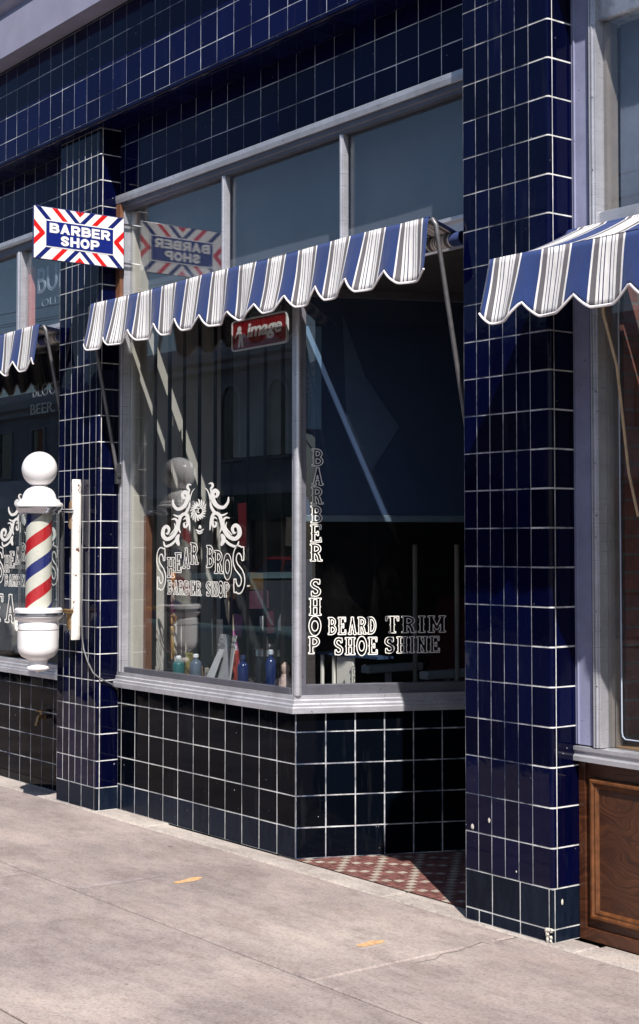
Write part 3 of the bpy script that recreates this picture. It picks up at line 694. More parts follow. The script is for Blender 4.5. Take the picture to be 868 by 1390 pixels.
# ------------------------------------------------------------------ lettering: distance-field glyphs -> outline bands
def seg_d(X, Y, a, b):
    ax, ay = a; bx, by = b; dx, dy = bx-ax, by-ay; l = dx*dx+dy*dy+1e-9
    t = np.clip(((X-ax)*dx+(Y-ay)*dy)/l, 0, 1); return np.hypot(X-ax-t*dx, Y-ay-t*dy)
def pl_d(X, Y, pts, hw):
    d = np.full(X.shape, 9.)
    for a, b in zip(pts, pts[1:]): d = np.minimum(d, seg_d(X, Y, a, b))
    return d-hw
def bx_d(X, Y, x0, y0, x1, y1):
    dx = np.maximum(x0-X, X-x1); dy = np.maximum(y0-Y, Y-y1)
    return np.minimum(np.maximum(dx, dy), 0)+np.hypot(np.maximum(dx, 0), np.maximum(dy, 0))
def arc(cx, cy, rx, ry, a0, a1, n=14): return [(cx+rx*math.cos(R(a0+(a1-a0)*k/n)), cy+ry*math.sin(R(a0+(a1-a0)*k/n))) for k in range(n+1)]
HW = .082
def glyph(ch, X, Y):
    D = []
    def stem(x, lo=0, hi=1, sl=.155, bump_=True):
        D.append(bx_d(X, Y, x-HW, lo, x+HW, hi))
        D.append(bx_d(X, Y, x-sl, lo, x+sl, lo+.085)); D.append(bx_d(X, Y, x-sl, hi-.085, x+sl, hi))
        if bump_: D.append(np.abs(X-x)*.8+np.abs(Y-(lo+hi)/2)-.105)
    def bowl(y0, y1, x0, rx):
        D.append(pl_d(X, Y, [(x0, y1)]+arc(x0+.10, (y0+y1)/2, rx, (y1-y0)/2, 90, -90)+[(x0, y0)], .068))
    w = .66
    if ch == 'H': stem(.155); stem(.505); D.append(bx_d(X, Y, .155, .45, .505, .55))
    elif ch == 'I': stem(.16); w = .34
    elif ch == 'N': stem(.155, bump_=False); stem(.505, bump_=False); D.append(pl_d(X, Y, [(.14, .93), (.52, .07)], .075))
    elif ch == 'M': stem(.155, bump_=False); stem(.665, bump_=False); D.append(pl_d(X, Y, [(.16, .93), (.41, .22), (.66, .93)], .065)); w = .82
    elif ch == 'T': stem(.33, sl=.16); D.append(bx_d(X, Y, .03, .91, .63, 1)); D.append(bx_d(X, Y, .03, .72, .11, 1)); D.append(bx_d(X, Y, .55, .72, .63, 1))
    elif ch == 'E':
        stem(.155); D += [bx_d(X, Y, .1, .91, .58, 1), bx_d(X, Y, .5, .73, .58, 1), bx_d(X, Y, .1, 0, .60, .09), bx_d(X, Y, .52, 0, .60, .27), bx_d(X, Y, .15, .455, .42, .545), bx_d(X, Y, .36, .37, .44, .63)]
    elif ch == 'F': stem(.155); D += [bx_d(X, Y, .1, .91, .58, 1), bx_d(X, Y, .5, .73, .58, 1), bx_d(X, Y, .15, .455, .42, .545)]
    elif ch == 'A':
        D += [pl_d(X, Y, [(.335, .93), (.15, .05)], .066), pl_d(X, Y, [(.335, .93), (.52, .05)], .078), bx_d(X, Y, .2, .27, .47, .35), bx_d(X, Y, .02, 0, .27, .085), bx_d(X, Y, .40, 0, .65, .085), bx_d(X, Y, .24, .93, .43, 1)]
    elif ch == 'R': stem(.155); bowl(.50, .93, .15, .27); D += [pl_d(X, Y, [(.33, .48), (.45, .3), (.50, .07)], .075), bx_d(X, Y, .42, 0, .66, .085)]
    elif ch == 'B': stem(.155); bowl(.52, .93, .15, .25); bowl(.07, .50, .15, .30)
    elif ch == 'P': stem(.155); bowl(.46, .93, .15, .28)
    elif ch == 'D': stem(.155); bowl(.07, .93, .15, .32)
    elif ch == 'U': D.append(pl_d(X, Y, [(.14, .92), (.14, .3)]+arc(.33, .28, .19, .2, 180, 360)+[(.52, .92)], .078)); D += [bx_d(X, Y, 0, .915, .29, 1), bx_d(X, Y, .38, .915, .66, 1)]
    elif ch == 'L': stem(.155); D += [bx_d(X, Y, .1, 0, .58, .09), bx_d(X, Y, .5, 0, .58, .27)]
    elif ch == 'O': e = np.hypot((X-.33)/.25, (Y-.5)/.43); D.append(np.abs(e-1)*.25-.078); D.append(np.abs(np.abs(X-.33)-.26)+np.abs(Y-.5)-.085)
    elif ch == 'S':
        pts = arc(.33, .71, .19, .215, 20, 180)+arc(.33, .29, .19, .215, 100, -160, 20)
        pts = arc(.33, .72, .20, .205, 35, 200, 14)+[(.22, .56), (.33, .50), (.44, .44)]+arc(.33, .28, .20, .205, 20, -145, 14)
        D.append(pl_d(X, Y, pts, .078)); D += [bx_d(X, Y, .46, .70, .56, .98), bx_d(X, Y, .10, .02, .20, .30)]
    elif ch == '.': D.append(np.hypot(X-.10, Y-.10)-.09); w = .25
    d = D[0]
    for q in D[1:]: d = np.minimum(d, q)
    return d, w
def contours(F, xs, ys, lvl):
    nx, ny = len(xs), len(ys); E = {}
    def ip(i, j, k, l):
        a, b = F[j, i]-lvl, F[l, k]-lvl; t = a/(a-b); return (xs[i]+(xs[k]-xs[i])*t, ys[j]+(ys[l]-ys[j])*t)
    nxt = {}; pts = {}
    def key(i, j, o): return (i, j, o)
    for j in range(ny-1):
        for i in range(nx-1):
            c = [F[j, i] < lvl, F[j, i+1] < lvl, F[j+1, i+1] < lvl, F[j+1, i] < lvl]
            s = sum(v << k for k, v in enumerate(c))
            if s in (0, 15): continue
            e = [(key(i, j, 0), (i, j, i+1, j)), (key(i+1, j, 1), (i+1, j, i+1, j+1)), (key(i, j+1, 0), (i, j+1, i+1, j+1)), (key(i, j, 1), (i, j, i, j+1))]
            cr = [k for k in range(4) if c[k] != c[(k+1) % 4]]
            prs = [(cr[0], cr[1])] if len(cr) == 2 else ([(0, 3), (2, 1)] if s == 5 else [(0, 1), (2, 3)])
            for a, b in prs:
                for q in (a, b):
                    if e[q][0] not in pts: pts[e[q][0]] = ip(*e[q][1])
                nxt.setdefault(e[a][0], []).append(e[b][0]); nxt.setdefault(e[b][0], []).append(e[a][0])
    seen = set(); loops = []
    for k in nxt:
        if k in seen: continue
        lp = [k]; seen.add(k); cur = k
        while True:
            n = [q for q in nxt[cur] if q not in seen]
            if not n: break
            cur = n[0]; seen.add(cur); lp.append(cur)
        if len(lp) > 3: loops.append([pts[q] for q in lp])
    return loops
_gc = {}
def gl_loops(ch, sans=False):
    if (ch, sans) in _gc: return _gc[ch, sans]
    xs = np.linspace(-.08, 1.05, 100); ys = np.linspace(-.08, 1.08, 100); X, Y = np.meshgrid(xs, ys)
    d, w = (sglyph if sans else glyph)(ch, X, Y)
    r = (contours(d, xs, ys, 0), w); _gc[ch, sans] = r; return r
def sglyph(ch, X, Y):
    h = .125; D = []; w = .84
    def p(pts, hw=h): D.append(pl_d(X, Y, pts, hw))
    def b(x0, y0, x1, y1): D.append(bx_d(X, Y, x0, y0, x1, y1))
    if ch in 'BRPEH': b(0, 0, .25, 1)
    if ch == 'B': p([(.12, .875), (.5, .875)]+arc(.50, .69, .19, .185, 90, -90)+[(.12, .505)]); p([(.12, .505)]+[(.52, .505)]+arc(.52, .315, .22, .19, 90, -90)+[(.12, .125)])
    if ch in 'RP': p([(.12, .875), (.5, .875)]+arc(.50, .66, .20, .215, 90, -90)+[(.12, .445)])
    if ch == 'R': p([(.42, .42), (.68, .10)], .13); b(.5, 0, .82, .12)
    if ch == 'E': b(0, .77, .74, 1); b(0, .39, .68, .61); b(0, 0, .76, .23); w = .76
    if ch == 'H': b(.60, 0, .85, 1); b(0, .38, .85, .62)
    if ch == 'A': p([(.13, .0), (.44, .92), (.75, .0)], .12); b(.22, .20, .66, .38); d_ = D[0]; w = .88
    if ch == 'O': e = np.hypot((X-.44)/.31, (Y-.5)/.375); D.append(np.abs(e-1)*.33-.125); w = .88
    if ch == 'S': p(arc(.40, .70, .25, .18, 15, 180, 14)+[(.18, .62)]+[(.40, .50), (.62, .38)]+arc(.40, .30, .25, .18, 0, -165, 14)); w = .80
    d = D[0]
    for q in D[1:]: d = np.minimum(d, q)
    if ch == 'A': d = np.maximum(d, -Y)
    return d, w
def loops_mesh(name, loops3, m=None, parent=None, ext=.0006):
    """filled flat mesh from closed 2D loops (holes allowed)"""
    cu = bpy.data.curves.new(name, 'CURVE'); cu.dimensions = '2D'; cu.fill_mode = 'BOTH'; cu.extrude = ext
    for lp in loops3:
        s = cu.splines.new('POLY'); s.points.add(len(lp)-1)
        for p, q in zip(s.points, lp): p.co = (q[0], q[1], 0, 1)
        s.use_cyclic_u = True
    o = bpy.data.objects.new(name, cu); C.objects.link(o)
    me = bpy.data.meshes.new_from_object(o.evaluated_get(bpy.context.evaluated_depsgraph_get()))
    bpy.data.objects.remove(o); bpy.data.curves.remove(cu); return me
def add_mesh_to(bands, me):
    i = len(bands[0]); bands[0] += [tuple(v.co) for v in me.vertices]; bands[1] += [tuple(i+k for k in p.vertices) for p in me.polygons]; bpy.data.meshes.remove(me)
def add_band(bands, lp, w, th=.0012):
    """painted outline: a strip of width w along a closed loop"""
    P = [Vector((*p, 0)) for p in lp]; Q = [P[0]]
    for p in P[1:]:
        if (p-Q[-1]).length > w*.30: Q.append(p)
    n = len(Q)
    if n < 4: return
    i0 = len(bands[0])
    for i, q in enumerate(Q):
        d = (Q[(i+1) % n]-Q[i-1]).normalized(); nn = Vector((-d.y, d.x, 0))*w/2
        for z in (th/2, -th/2):
            a, b = q+nn, q-nn; bands[0] += [(a.x, a.y, z), (b.x, b.y, z)]
    for i in range(n):
        a, b = i0+4*i, i0+4*((i+1) % n)
        bands[1] += [(a, a+1, b+1, b), (a+2, b+2, b+3, a+3), (a, b, b+2, a+2), (a+1, a+3, b+3, b+1)]
def band_mesh(name, bands):
    me = bpy.data.meshes.new(name); me.from_pydata(bands[0], [], bands[1]); me.update(); return me
def place(me, name, O, U, V, m, parent):
    """map (x,y,z) of a flat mesh into the plane O,U,V"""
    O, U, V = Vector(O), Vector(U), Vector(V); n = U.cross(V).normalized()
    T = Matrix((U, V, n)).transposed().to_4x4(); T.translation = O-(wloc(parent) if parent else O)
    me.transform(T); me.name = name; me.materials.clear(); me.materials.append(m)
    o = bpy.data.objects.new(name, me); C.objects.link(o)
    if parent: o.parent = parent
    else: o.location = O
    return o
def word_loops(txt, x0, y0, w, h, lw, gap=.10, sans=False):
    """fit a word into the box x0,y0,w,h -> [(loop, outline width)]"""
    adv = []; tot = 0
    for ch in txt: adv.append(tot); tot += gl_loops(ch, sans)[1]+gap
    tot -= gap; k = w/tot; out = []
    for ch, a in zip(txt, adv):
        for lp in gl_loops(ch, sans)[0]: out.append(([(x0+(a+p[0])*k, y0+p[1]*h) for p in lp], lw))
    return out
def catmull(pts, n=7):
    P = [Vector((*p, 0)) for p in pts]; Q = []
    for i in range(len(P)-1):
        p0, p1, p2, p3 = P[max(i-1, 0)], P[i], P[i+1], P[min(i+2, len(P)-1)]
        for k in range(n):
            t = k/n; Q.append(.5*((2*p1)+(p2-p0)*t+(2*p0-5*p1+4*p2-p3)*t*t+(3*p1-3*p2+p3-p0)*t**3))
    Q.append(P[-1]); return Q
def union_strokes(strokes, x0, x1, y0, y1, step=1.6):
    """union of tapered brush strokes as closed loops"""
    xs = np.arange(x0, x1, step); ys = np.arange(y0, y1, step); X, Y = np.meshgrid(xs, ys); F = np.full(X.shape, 9.)
    for pts, w in strokes:
        Q = catmull(pts); m = len(Q)
        for i, (a, b) in enumerate(zip(Q, Q[1:])):
            t = (i+.5)/(m-1); hw = w/2*(.12+.88*math.sin(math.pi*t)**.7)
            r = hw+4; i0, i1 = np.searchsorted(xs, (min(a.x, b.x)-r, max(a.x, b.x)+r)); j0, j1 = np.searchsorted(ys, (min(a.y, b.y)-r, max(a.y, b.y)+r))
            if i1 > i0 and j1 > j0:
                d = seg_d(X[j0:j1, i0:i1], Y[j0:j1, i0:i1], (a.x, a.y), (b.x, b.y))-hw
                F[j0:j1, i0:i1] = np.minimum(F[j0:j1, i0:i1], d)
    return contours(F, xs, ys, 0)
# crop coordinates (868 px wide enlargement) -> window plane metres
def cx2(c): return (-7.373+((200+c[0]/5.787)-222)*.007456, 1.547+(740-(640+c[1]/5.787))*.00398)
def crop_loop(lp): return [cx2(p) for p in lp]
def fit(x0, y0, x1, y1):
    a, b = cx2((x0, y1)), cx2((x1, y0)); return a[0], a[1], b[0]-a[0], b[1]-a[1]
def scroll_loops():
    half = [([(362, 95), (340, 92), (332, 115), (345, 135), (345, 160)], 17), ([(390, 125), (368, 155), (355, 200), (352, 230)], 7),
            ([(212, 208), (218, 250), (250, 285), (298, 272), (328, 225), (334, 175), (314, 150), (292, 172), (304, 200), (318, 192)], 31),
            ([(220, 330), (262, 346), (312, 325), (342, 280), (350, 235)], 20),
            ([(352, 460), (346, 400), (332, 345), (305, 328), (278, 350), (266, 395), (262, 440), (275, 480)], 24),
            ([(300, 375), (318, 360), (332, 385), (328, 425), (310, 432), (304, 405), (318, 395)], 16),
            ([(205, 370), (232, 365), (252, 395), (246, 455), (212, 508), (165, 530), (132, 500), (135, 450), (160, 425), (182, 450), (172, 485), (156, 480)], 29),
            ([(226, 400), (232, 440), (205, 480), (185, 500)], 10),
            ([(136, 550), (152, 588), (198, 575), (232, 545), (250, 515)], 19),
            ([(262, 495), (248, 535), (264, 580)], 30)]
    out = []
    for pts, w in half:
        out += [(pts, w*1.05), ([(862-x, y) for x, y in pts], w*1.05)]
    r = random.Random(4)
    for k in range(20):                                   # maned head between the scrolls
        a = k/20*2*math.pi; c = (420, 305); r0, r1 = 30, 64+r.uniform(-8, 12)
        p = [(c[0]+r0*math.cos(a), c[1]+r0*1.1*math.sin(a)), (c[0]+(r0+r1)/2*math.cos(a+.18), c[1]+(r0+r1)/2*1.15*math.sin(a+.18)), (c[0]+r1*math.cos(a), c[1]+r1*1.25*math.sin(a))]
        out.append((p, 11))
    for pts, w in (([(395, 290), (408, 282), (418, 290)], 8), ([(426, 290), (438, 282), (450, 292)], 8), ([(420, 285), (416, 315), (428, 322)], 8), ([(398, 335), (420, 348), (446, 334)], 12), ([(402, 300), (400, 325), (412, 345)], 6),
                   ([(400, 455), (430, 470), (462, 452)], 13), ([(408, 475), (430, 486), (454, 474)], 11), ([(424, 448), (432, 425), (440, 448)], 12)):
        out.append((pts, w))
    return [crop_loop(lp) for lp in union_strokes(out, 90, 770, 60, 610)]
lw = .0042
SCR = scroll_loops()
def logo(dx, parent, name):
    LL = []
    words = [('H', 168, 680, 228, 845), ('E', 232, 640, 290, 800), ('A', 292, 600, 354, 765), ('R', 357, 560, 420, 732), ('B', 484, 580, 542, 755), ('R', 545, 620, 610, 800), ('O', 612, 655, 674, 835), ('.', 785, 862, 812, 890)]
    for ch, a, b, c, d in words: LL += word_loops(ch, *fit(a, b, c, d), lw)
    for a, b, c, d in ((72, 600, 162, 948), (676, 585, 778, 948)): LL += word_loops('S', *fit(a, b, c, d), .0072)
    LL += word_loops('BARBER', *fit(172, 865, 445, 980), lw*.85, .06); LL += word_loops('SHOP', *fit(478, 865, 662, 980), lw*.85, .06)
    bands = [[], []]
    add_mesh_to(bands, loops_mesh(name, SCR))
    for lp, w in LL: add_band(bands, lp, w)
    bands = ([(x+dx, y, z) for x, y, z in bands[0]], bands[1])
    return place(band_mesh(name, bands), name, (0, YG-.0085, 0), (1, 0, 0), (0, 0, 1), M_LETTER, parent)
logo(0, WN, 'painted_sign')
logo(-2.10, LW, 'painted_sign')
for ch, x0 in (('T', -9.60), ('A', -9.41)):
    bands = [[], []]
    for lp, w in word_loops(ch, x0, 1.03, .17, .185, .0085): add_band(bands, lp, w)
    place(band_mesh('painted_letter', bands), 'painted_letter', (0, YG-.0085, 0), (1, 0, 0), (0, 0, 1), M_LETTER, LW)
# lettering on the angled pane: coordinates s (along), z
GO = Vector((CX, CY, 0))+SN*(-.018+.0015)
LL = []
zt, hl = 2.030, .086
for k, ch in enumerate('BARBER SHOP'):
    if ch == ' ': continue
    z0 = zt-.0953*(k+1)+.0095+(.0 if k < 7 else .015)
    LL += word_loops(ch, .088-.0012*k*1.4, z0, .062, hl, .0042)
LV = LL; LL = []
LL += word_loops('BEARD', .172, 1.100, .250, .086, .0046); LL += word_loops('TRIM', .468, 1.104, .322, .084, .0036)
LL += word_loops('SHOE', .200, .998, .232, .086, .0046); LL += word_loops('SHINE', .462, 1.002, .300, .082, .0036)
rows_ = [[q for q in LL if (q[0][0][1] > 1.095) == hi and (sum(p[0] for p in q[0])/len(q[0]) > .445) == rt_] for hi in (True, False) for rt_ in (False, True)]
zs_ = 2.030-.0953*6.6
for grp in ([q for q in LV if q[0][0][1] > zs_], [q for q in LV if q[0][0][1] <= zs_], *rows_):
    bands = [[], []]
    for lp, w in grp: add_band(bands, lp, w)
    place(band_mesh('painted_lettering', bands), 'painted_lettering', GO, SD, (0, 0, 1), M_LETTER, WN)

def text_mesh(txt, size, off=.0, ext=.001, shear=0, space=1.0):
    cu = bpy.data.curves.new('t', 'FONT'); cu.body = txt; cu.size = size; cu.extrude = ext; cu.offset = off; cu.shear = shear; cu.align_x = 'CENTER'; cu.space_character = space
    o = bpy.data.objects.new('t', cu); C.objects.link(o)
    me = bpy.data.meshes.new_from_object(o.evaluated_get(bpy.context.evaluated_depsgraph_get()))
    bpy.data.objects.remove(o); bpy.data.curves.remove(cu); return me

# ------------------------------------------------------------------ barber shop sign (hangs square to the wall)
SX = -7.755
BS = thing('barber_shop_sign', (SX, 4.42, 3.175), 'projecting enamel sign reading BARBER SHOP with red white and blue chevron border', 'sign')
def signmat():
    m, nt, p = newmat('chevron enamel'); tc = N(nt, 'ShaderNodeNewGeometry'); sp = N(nt, 'ShaderNodeSeparateXYZ'); L(nt, tc.outputs['Position'], sp.inputs[0])
    a = mth(nt, 'ABSOLUTE', mth(nt, 'DIVIDE', mth(nt, 'SUBTRACT', sp.outputs[1], (3.835+4.42)/2), .300))
    b = mth(nt, 'ABSOLUTE', mth(nt, 'DIVIDE', mth(nt, 'SUBTRACT', sp.outputs[2], 3.325), .300))
    f = mth(nt, 'ADD', mth(nt, 'SUBTRACT', b, a), 1.0)          # .05 .. 1.5
    f = mth(nt, 'DIVIDE', f, 1.6)
    Wt, Rd, Bl = (.80, .78, .76), (.62, .012, .012), (.008, .015, .13)
    st = [(-1.0, Wt), (-.86, Rd), (-.73, Wt), (-.46, Bl), (-.34, Wt), (-.11, Rd), (.01, Wt), (.16, Bl), (.27, Wt), (.385, Rd)]
    L(nt, ramp(nt, f, [(max(0, (v+1)/1.6), c) for v, c in st], 'CONSTANT'), p.inputs['Base Color'])
    p.inputs['Roughness'].default_value = .18; p.inputs['Coat Weight'].default_value = .3; return m
g = MB(); g.box((SX-.006, 3.837, 3.176), (SX+.006, 4.418, 3.474)); bevel(obj('panel', g, signmat(), BS), .0015, 2)
g = MB()
g.tube([(SX, 3.84, 3.176), (SX, 4.415, 3.176), (SX, 4.42, 3.18), (SX, 4.42, 3.47), (SX, 4.415, 3.475), (SX, 3.84, 3.475), (SX, 3.835, 3.47), (SX, 3.835, 3.18), (SX, 3.84, 3.176)], .0045, 8)
obj('rim', g, simple('navy enamel rim', (.02, .03, .10), .3), BS, True)
M_SBLUE = simple('blue enamel', (.008, .018, .17), .15, 0, .05, 9)
for s in (1, -1):
    g = MB(); g.box((SX+s*.0065, 3.904, 3.246), (SX+s*.0080, 4.351, 3.404)); obj('white_border', g, M_WHITEP, BS)
    g = MB(); g.box((SX+s*.0083, 3.911, 3.253), (SX+s*.0095, 4.344, 3.397)); obj('name_panel', g, M_SBLUE, BS)
    for txt, z, wid in (('BARBER', 3.3305, .392), ('SHOP', 3.263, .252)):
        me = loops_mesh('lettering', [lp for lp, w in word_loops(txt, -wid/2, 0, wid, .056, 0, .10, True)])
        place(me, 'lettering', (SX+s*.0105, 4.1275, z), (0, s, 0), (0, 0, 1), M_WHITEP, BS)
for z in (3.44, 3.21): g = MB(); g.tube([(SX, 4.42, z), (SX, 4.475, z)], .007, 8); obj('bracket', g, M_CHROME, BS, True)
for y in (3.87, 4.1275, 4.385):
    for z in (3.18, 3.47): g = MB(); g.tube([(SX-.012, y, z), (SX+.012, y, z)], .004, 8); obj('rivet', g, M_CHROME, BS, True)
g = MB(); g.box((-7.838, YB-.03, 2.90), (-7.79, YB-.009, 3.57)); obj('wood_batten', g, M_BROWNWOOD, B)

# ------------------------------------------------------------------ barber pole
PX, PY = -7.984, 4.0; K = .004284
BP = thing('barber_pole', (PX, YF, .93), 'white enamel barber pole with globe top and red and blue spiral stripes', 'barber pole')
zz = lambda y: 1.988-(y-637)*K
zc = lambda cy: zz(640+cy/4.636); rc = lambda h: h/4.636*K
c = (PX, PY)
zb0 = 1.988; rb = .103
g = MB(); g.lathe(c, [(max(.002, rb*math.sin(t)), zb0-rb*math.cos(t)) for t in [math.pi*k/28 for k in range(1, 28)]], 48); obj('globe', g, M_WHITE, BP, True)
cap = [(rc(20), zc(88)), (rc(50), zc(92)), (rc(58), zc(102)), (rc(74), zc(110)), (rc(90), zc(125)), (rc(102), zc(148)), (rc(108), zc(172)), (rc(128), zc(180)), (rc(130), zc(192)), (rc(146), zc(202)), (rc(150), zc(214)), (rc(148), zc(223)), (rc(60), zc(225))][::-1]
g = MB(); g.lathe(c, cap, 56); obj('cap', g, M_WHITE, BP, True)
g = MB(); g.lathe(c, [(rc(100), zc(270)), (rc(124), zc(266)), (rc(128), zc(252)), (rc(142), zc(240)), (rc(145), zc(226)), (rc(100), zc(225.5))], 56); obj('metal_ring', g, M_CHROME, BP, True); g = MB()
g.lathe(c, [(rc(150), zc(905)), (rc(158), zc(900)), (rc(158), zc(886)), (rc(150), zc(884))], 56); obj('metal_ring', g, M_CHROME, BP, True)
def polemat():
    m, nt, p = newmat('spiral stripe'); gm = N(nt, 'ShaderNodeNewGeometry'); sp = N(nt, 'ShaderNodeSeparateXYZ'); L(nt, gm.outputs['Position'], sp.inputs[0])
    a = mth(nt, 'ARCTAN2', mth(nt, 'SUBTRACT', sp.outputs[1], PY), mth(nt, 'SUBTRACT', sp.outputs[0], PX))
    t = mth(nt, 'FRACT', mth(nt, 'ADD', mth(nt, 'SUBTRACT', mth(nt, 'DIVIDE', sp.outputs[2], .315), mth(nt, 'DIVIDE', a, 2*math.pi)), 10+PHASE))
    Wt, Rd, Bl = (.78, .72, .62), (.55, .012, .02), (.012, .02, .17)
    c = ramp(nt, t, [(0, Rd), (.24, Wt), (.5, Bl), (.73, Wt)], 'CONSTANT')
    L(nt, mixc(nt, .4, c, ramp(nt, noise(nt, pos(nt), 14, 5), [(.35, (.75,)*3), (.6, (1,)*3)]), 'MULTIPLY'), p.inputs['Base Color']); p.inputs['Roughness'].default_value = .45; return m
PHASE = .0
g = MB(); g.lathe(c, [(rc(82), zc(868)), (rc(82), zc(268))], 56); obj('striped_tube', g, polemat(), BP, True)
g = MB(); g.lathe(c, [(rc(116), zc(868)), (rc(116), zc(262)), (rc(112), zc(262)), (rc(112), zc(868))], 56, cap=False); obj('glass_cylinder', g, M_CYL, BP, True, fix=False)
base = [(rc(8), zc(1262)), (rc(22), zc(1252)), (rc(62), zc(1248)), (rc(72), zc(1236)), (rc(72), zc(1224)), (rc(62), zc(1214)), (rc(60), zc(1186)), (rc(72), zc(1176)), (rc(104), zc(1158)), (rc(124), zc(1128)), (rc(128), zc(1100)), (rc(129), zc(955)), (rc(124), zc(952)), (rc(124), zc(938)), (rc(134), zc(930)), (rc(150), zc(912)), (rc(148), zc(884)), (rc(150), zc(866)), (rc(140), zc(856)), (rc(60), zc(854))]
g = MB(); g.lathe(c, base, 56); obj('base', g, M_WHITE, BP, True)
g = MB(); g.lathe(c, [(rc(129.8), zc(993)), (rc(129.8), zc(990))], 56, cap=False); obj('seam', g, M_DARKMET, BP)
g = MB()
for ang in (R(63), R(-117), R(153)): g.tube([(PX+rc(122)*math.cos(ang), PY+rc(122)*math.sin(ang), zc(870)), (PX+rc(122)*math.cos(ang), PY+rc(122)*math.sin(ang), zc(262))], .0035, 8)
obj('tie_rod', g, M_CHROME, BP, True)
# wall bracket
def rustwhite():
    m, nt, p = newmat('chipped white paint over rust'); v = pos(nt)
    k = ramp(nt, noise(nt, v, 17, 5, .65), [(.62, (0,)*3), (.66, (1,)*3)])
    L(nt, mixc(nt, k, (.80, .78, .73), (.13, .06, .03)), p.inputs['Base Color']); p.inputs['Roughness'].default_value = .5; bump(nt, p, noise(nt, v, 40, 4), .4, .004); return m
M_RW = rustwhite()
bx, bt, bb = -8.055, 1.938, .985
g = MB(); prof = [(.016, bb), (.026, bb+.03), (.024, bb+.07), (.029, bb+.09), (.024, bb+.20), (.024, bt-.32), (.029, bt-.28), (.028, bt-.10), (.020, bt-.07), (.026, bt-.03), (.014, bt)]
V = []
for w, z in prof:
    for k in range(12):
        t = 2*math.pi*k/12; V.append((bx+w*1.05*math.cos(t), YF-.030+.030*math.sin(t), z))
g.raw(V, [(i*12+k, i*12+(k+1) % 12, (i+1)*12+(k+1) % 12, (i+1)*12+k) for i in range(len(prof)-1) for k in range(12)]+[tuple(range(12)), tuple((len(prof)-1)*12+k for k in range(12))])
obj('wall_bracket', g, M_RW, BP, True)
M_RUST = simple('rusty hinge', (.20, .13, .07), .7, .3, .5, 60, .6, 90)
for z0_, z1_ in ((bt-.30, bt-.12), (bb+.05, bb+.16)):
    g = MB(); g.raw([(bx-.034, YF-.070, z0_+.02), (bx-.004, YF-.074, z0_), (bx-.002, YF-.030, z0_), (bx-.034, YF-.025, z0_+.01), (bx-.030, YF-.064, z1_-.02), (bx-.006, YF-.070, z1_), (bx-.004, YF-.030, z1_), (bx-.028, YF-.028, z1_-.01)], [(0, 1, 2, 3), (4, 5, 6, 7), (0, 1, 5, 4), (1, 2, 6, 5), (2, 3, 7, 6), (3, 0, 4, 7)]); bevel(obj('hinge', g, M_RUST, BP, True), .008, 3)
g = MB(); zt_, zl_ = zc(243), zc(880)
mid = Vector((-8.02, 4.165, 0))
g.tube([(PX-.005, PY+.12, zt_), (mid.x, mid.y, zt_), (bx, YF-.04, zt_)], .013, 12); obj('arm', g, M_CHROME, BP, True)
g = MB(); g.tube([(PX-.005, PY+.12, zl_), (mid.x, mid.y, zl_), (bx, YF-.04, zl_-.01)], .013, 12)
g.box((bx-.03, YF-.075, zl_-.10), (bx-.005, YF-.03, zl_-.01)); obj('arm', g, M_BRASS, BP, True)
g = MB(); g.tube([(mid.x, mid.y, zl_+.01), (mid.x, mid.y, zt_-.01)], .0155, 14); g.tube([(mid.x, mid.y, zt_-.01), (mid.x, mid.y, zt_+.035)], .010, 12); obj('upright_rod', g, M_DARKMET, BP, True)
# cable
g = MB(); pts = [(bx+.03, YF-.012, 1.55), (bx+.035, YF-.010, 1.2), (bx+.045, YF-.010, 1.0), (bx+.07, YF-.012, .93), (-7.93, YF-.014, .86), (-7.86, YF-.016, .80), (-7.825, YF+.01, .77), (-7.822, YB-.035, .725), (-7.822, YB-.012, .70)]
g.tube(pts, .0045, 8)
tag(obj('power_cable', g, M_CABLE, smooth=True), 'thin grey cable curving from the barber pole bracket to the window sill corner', 'cable')

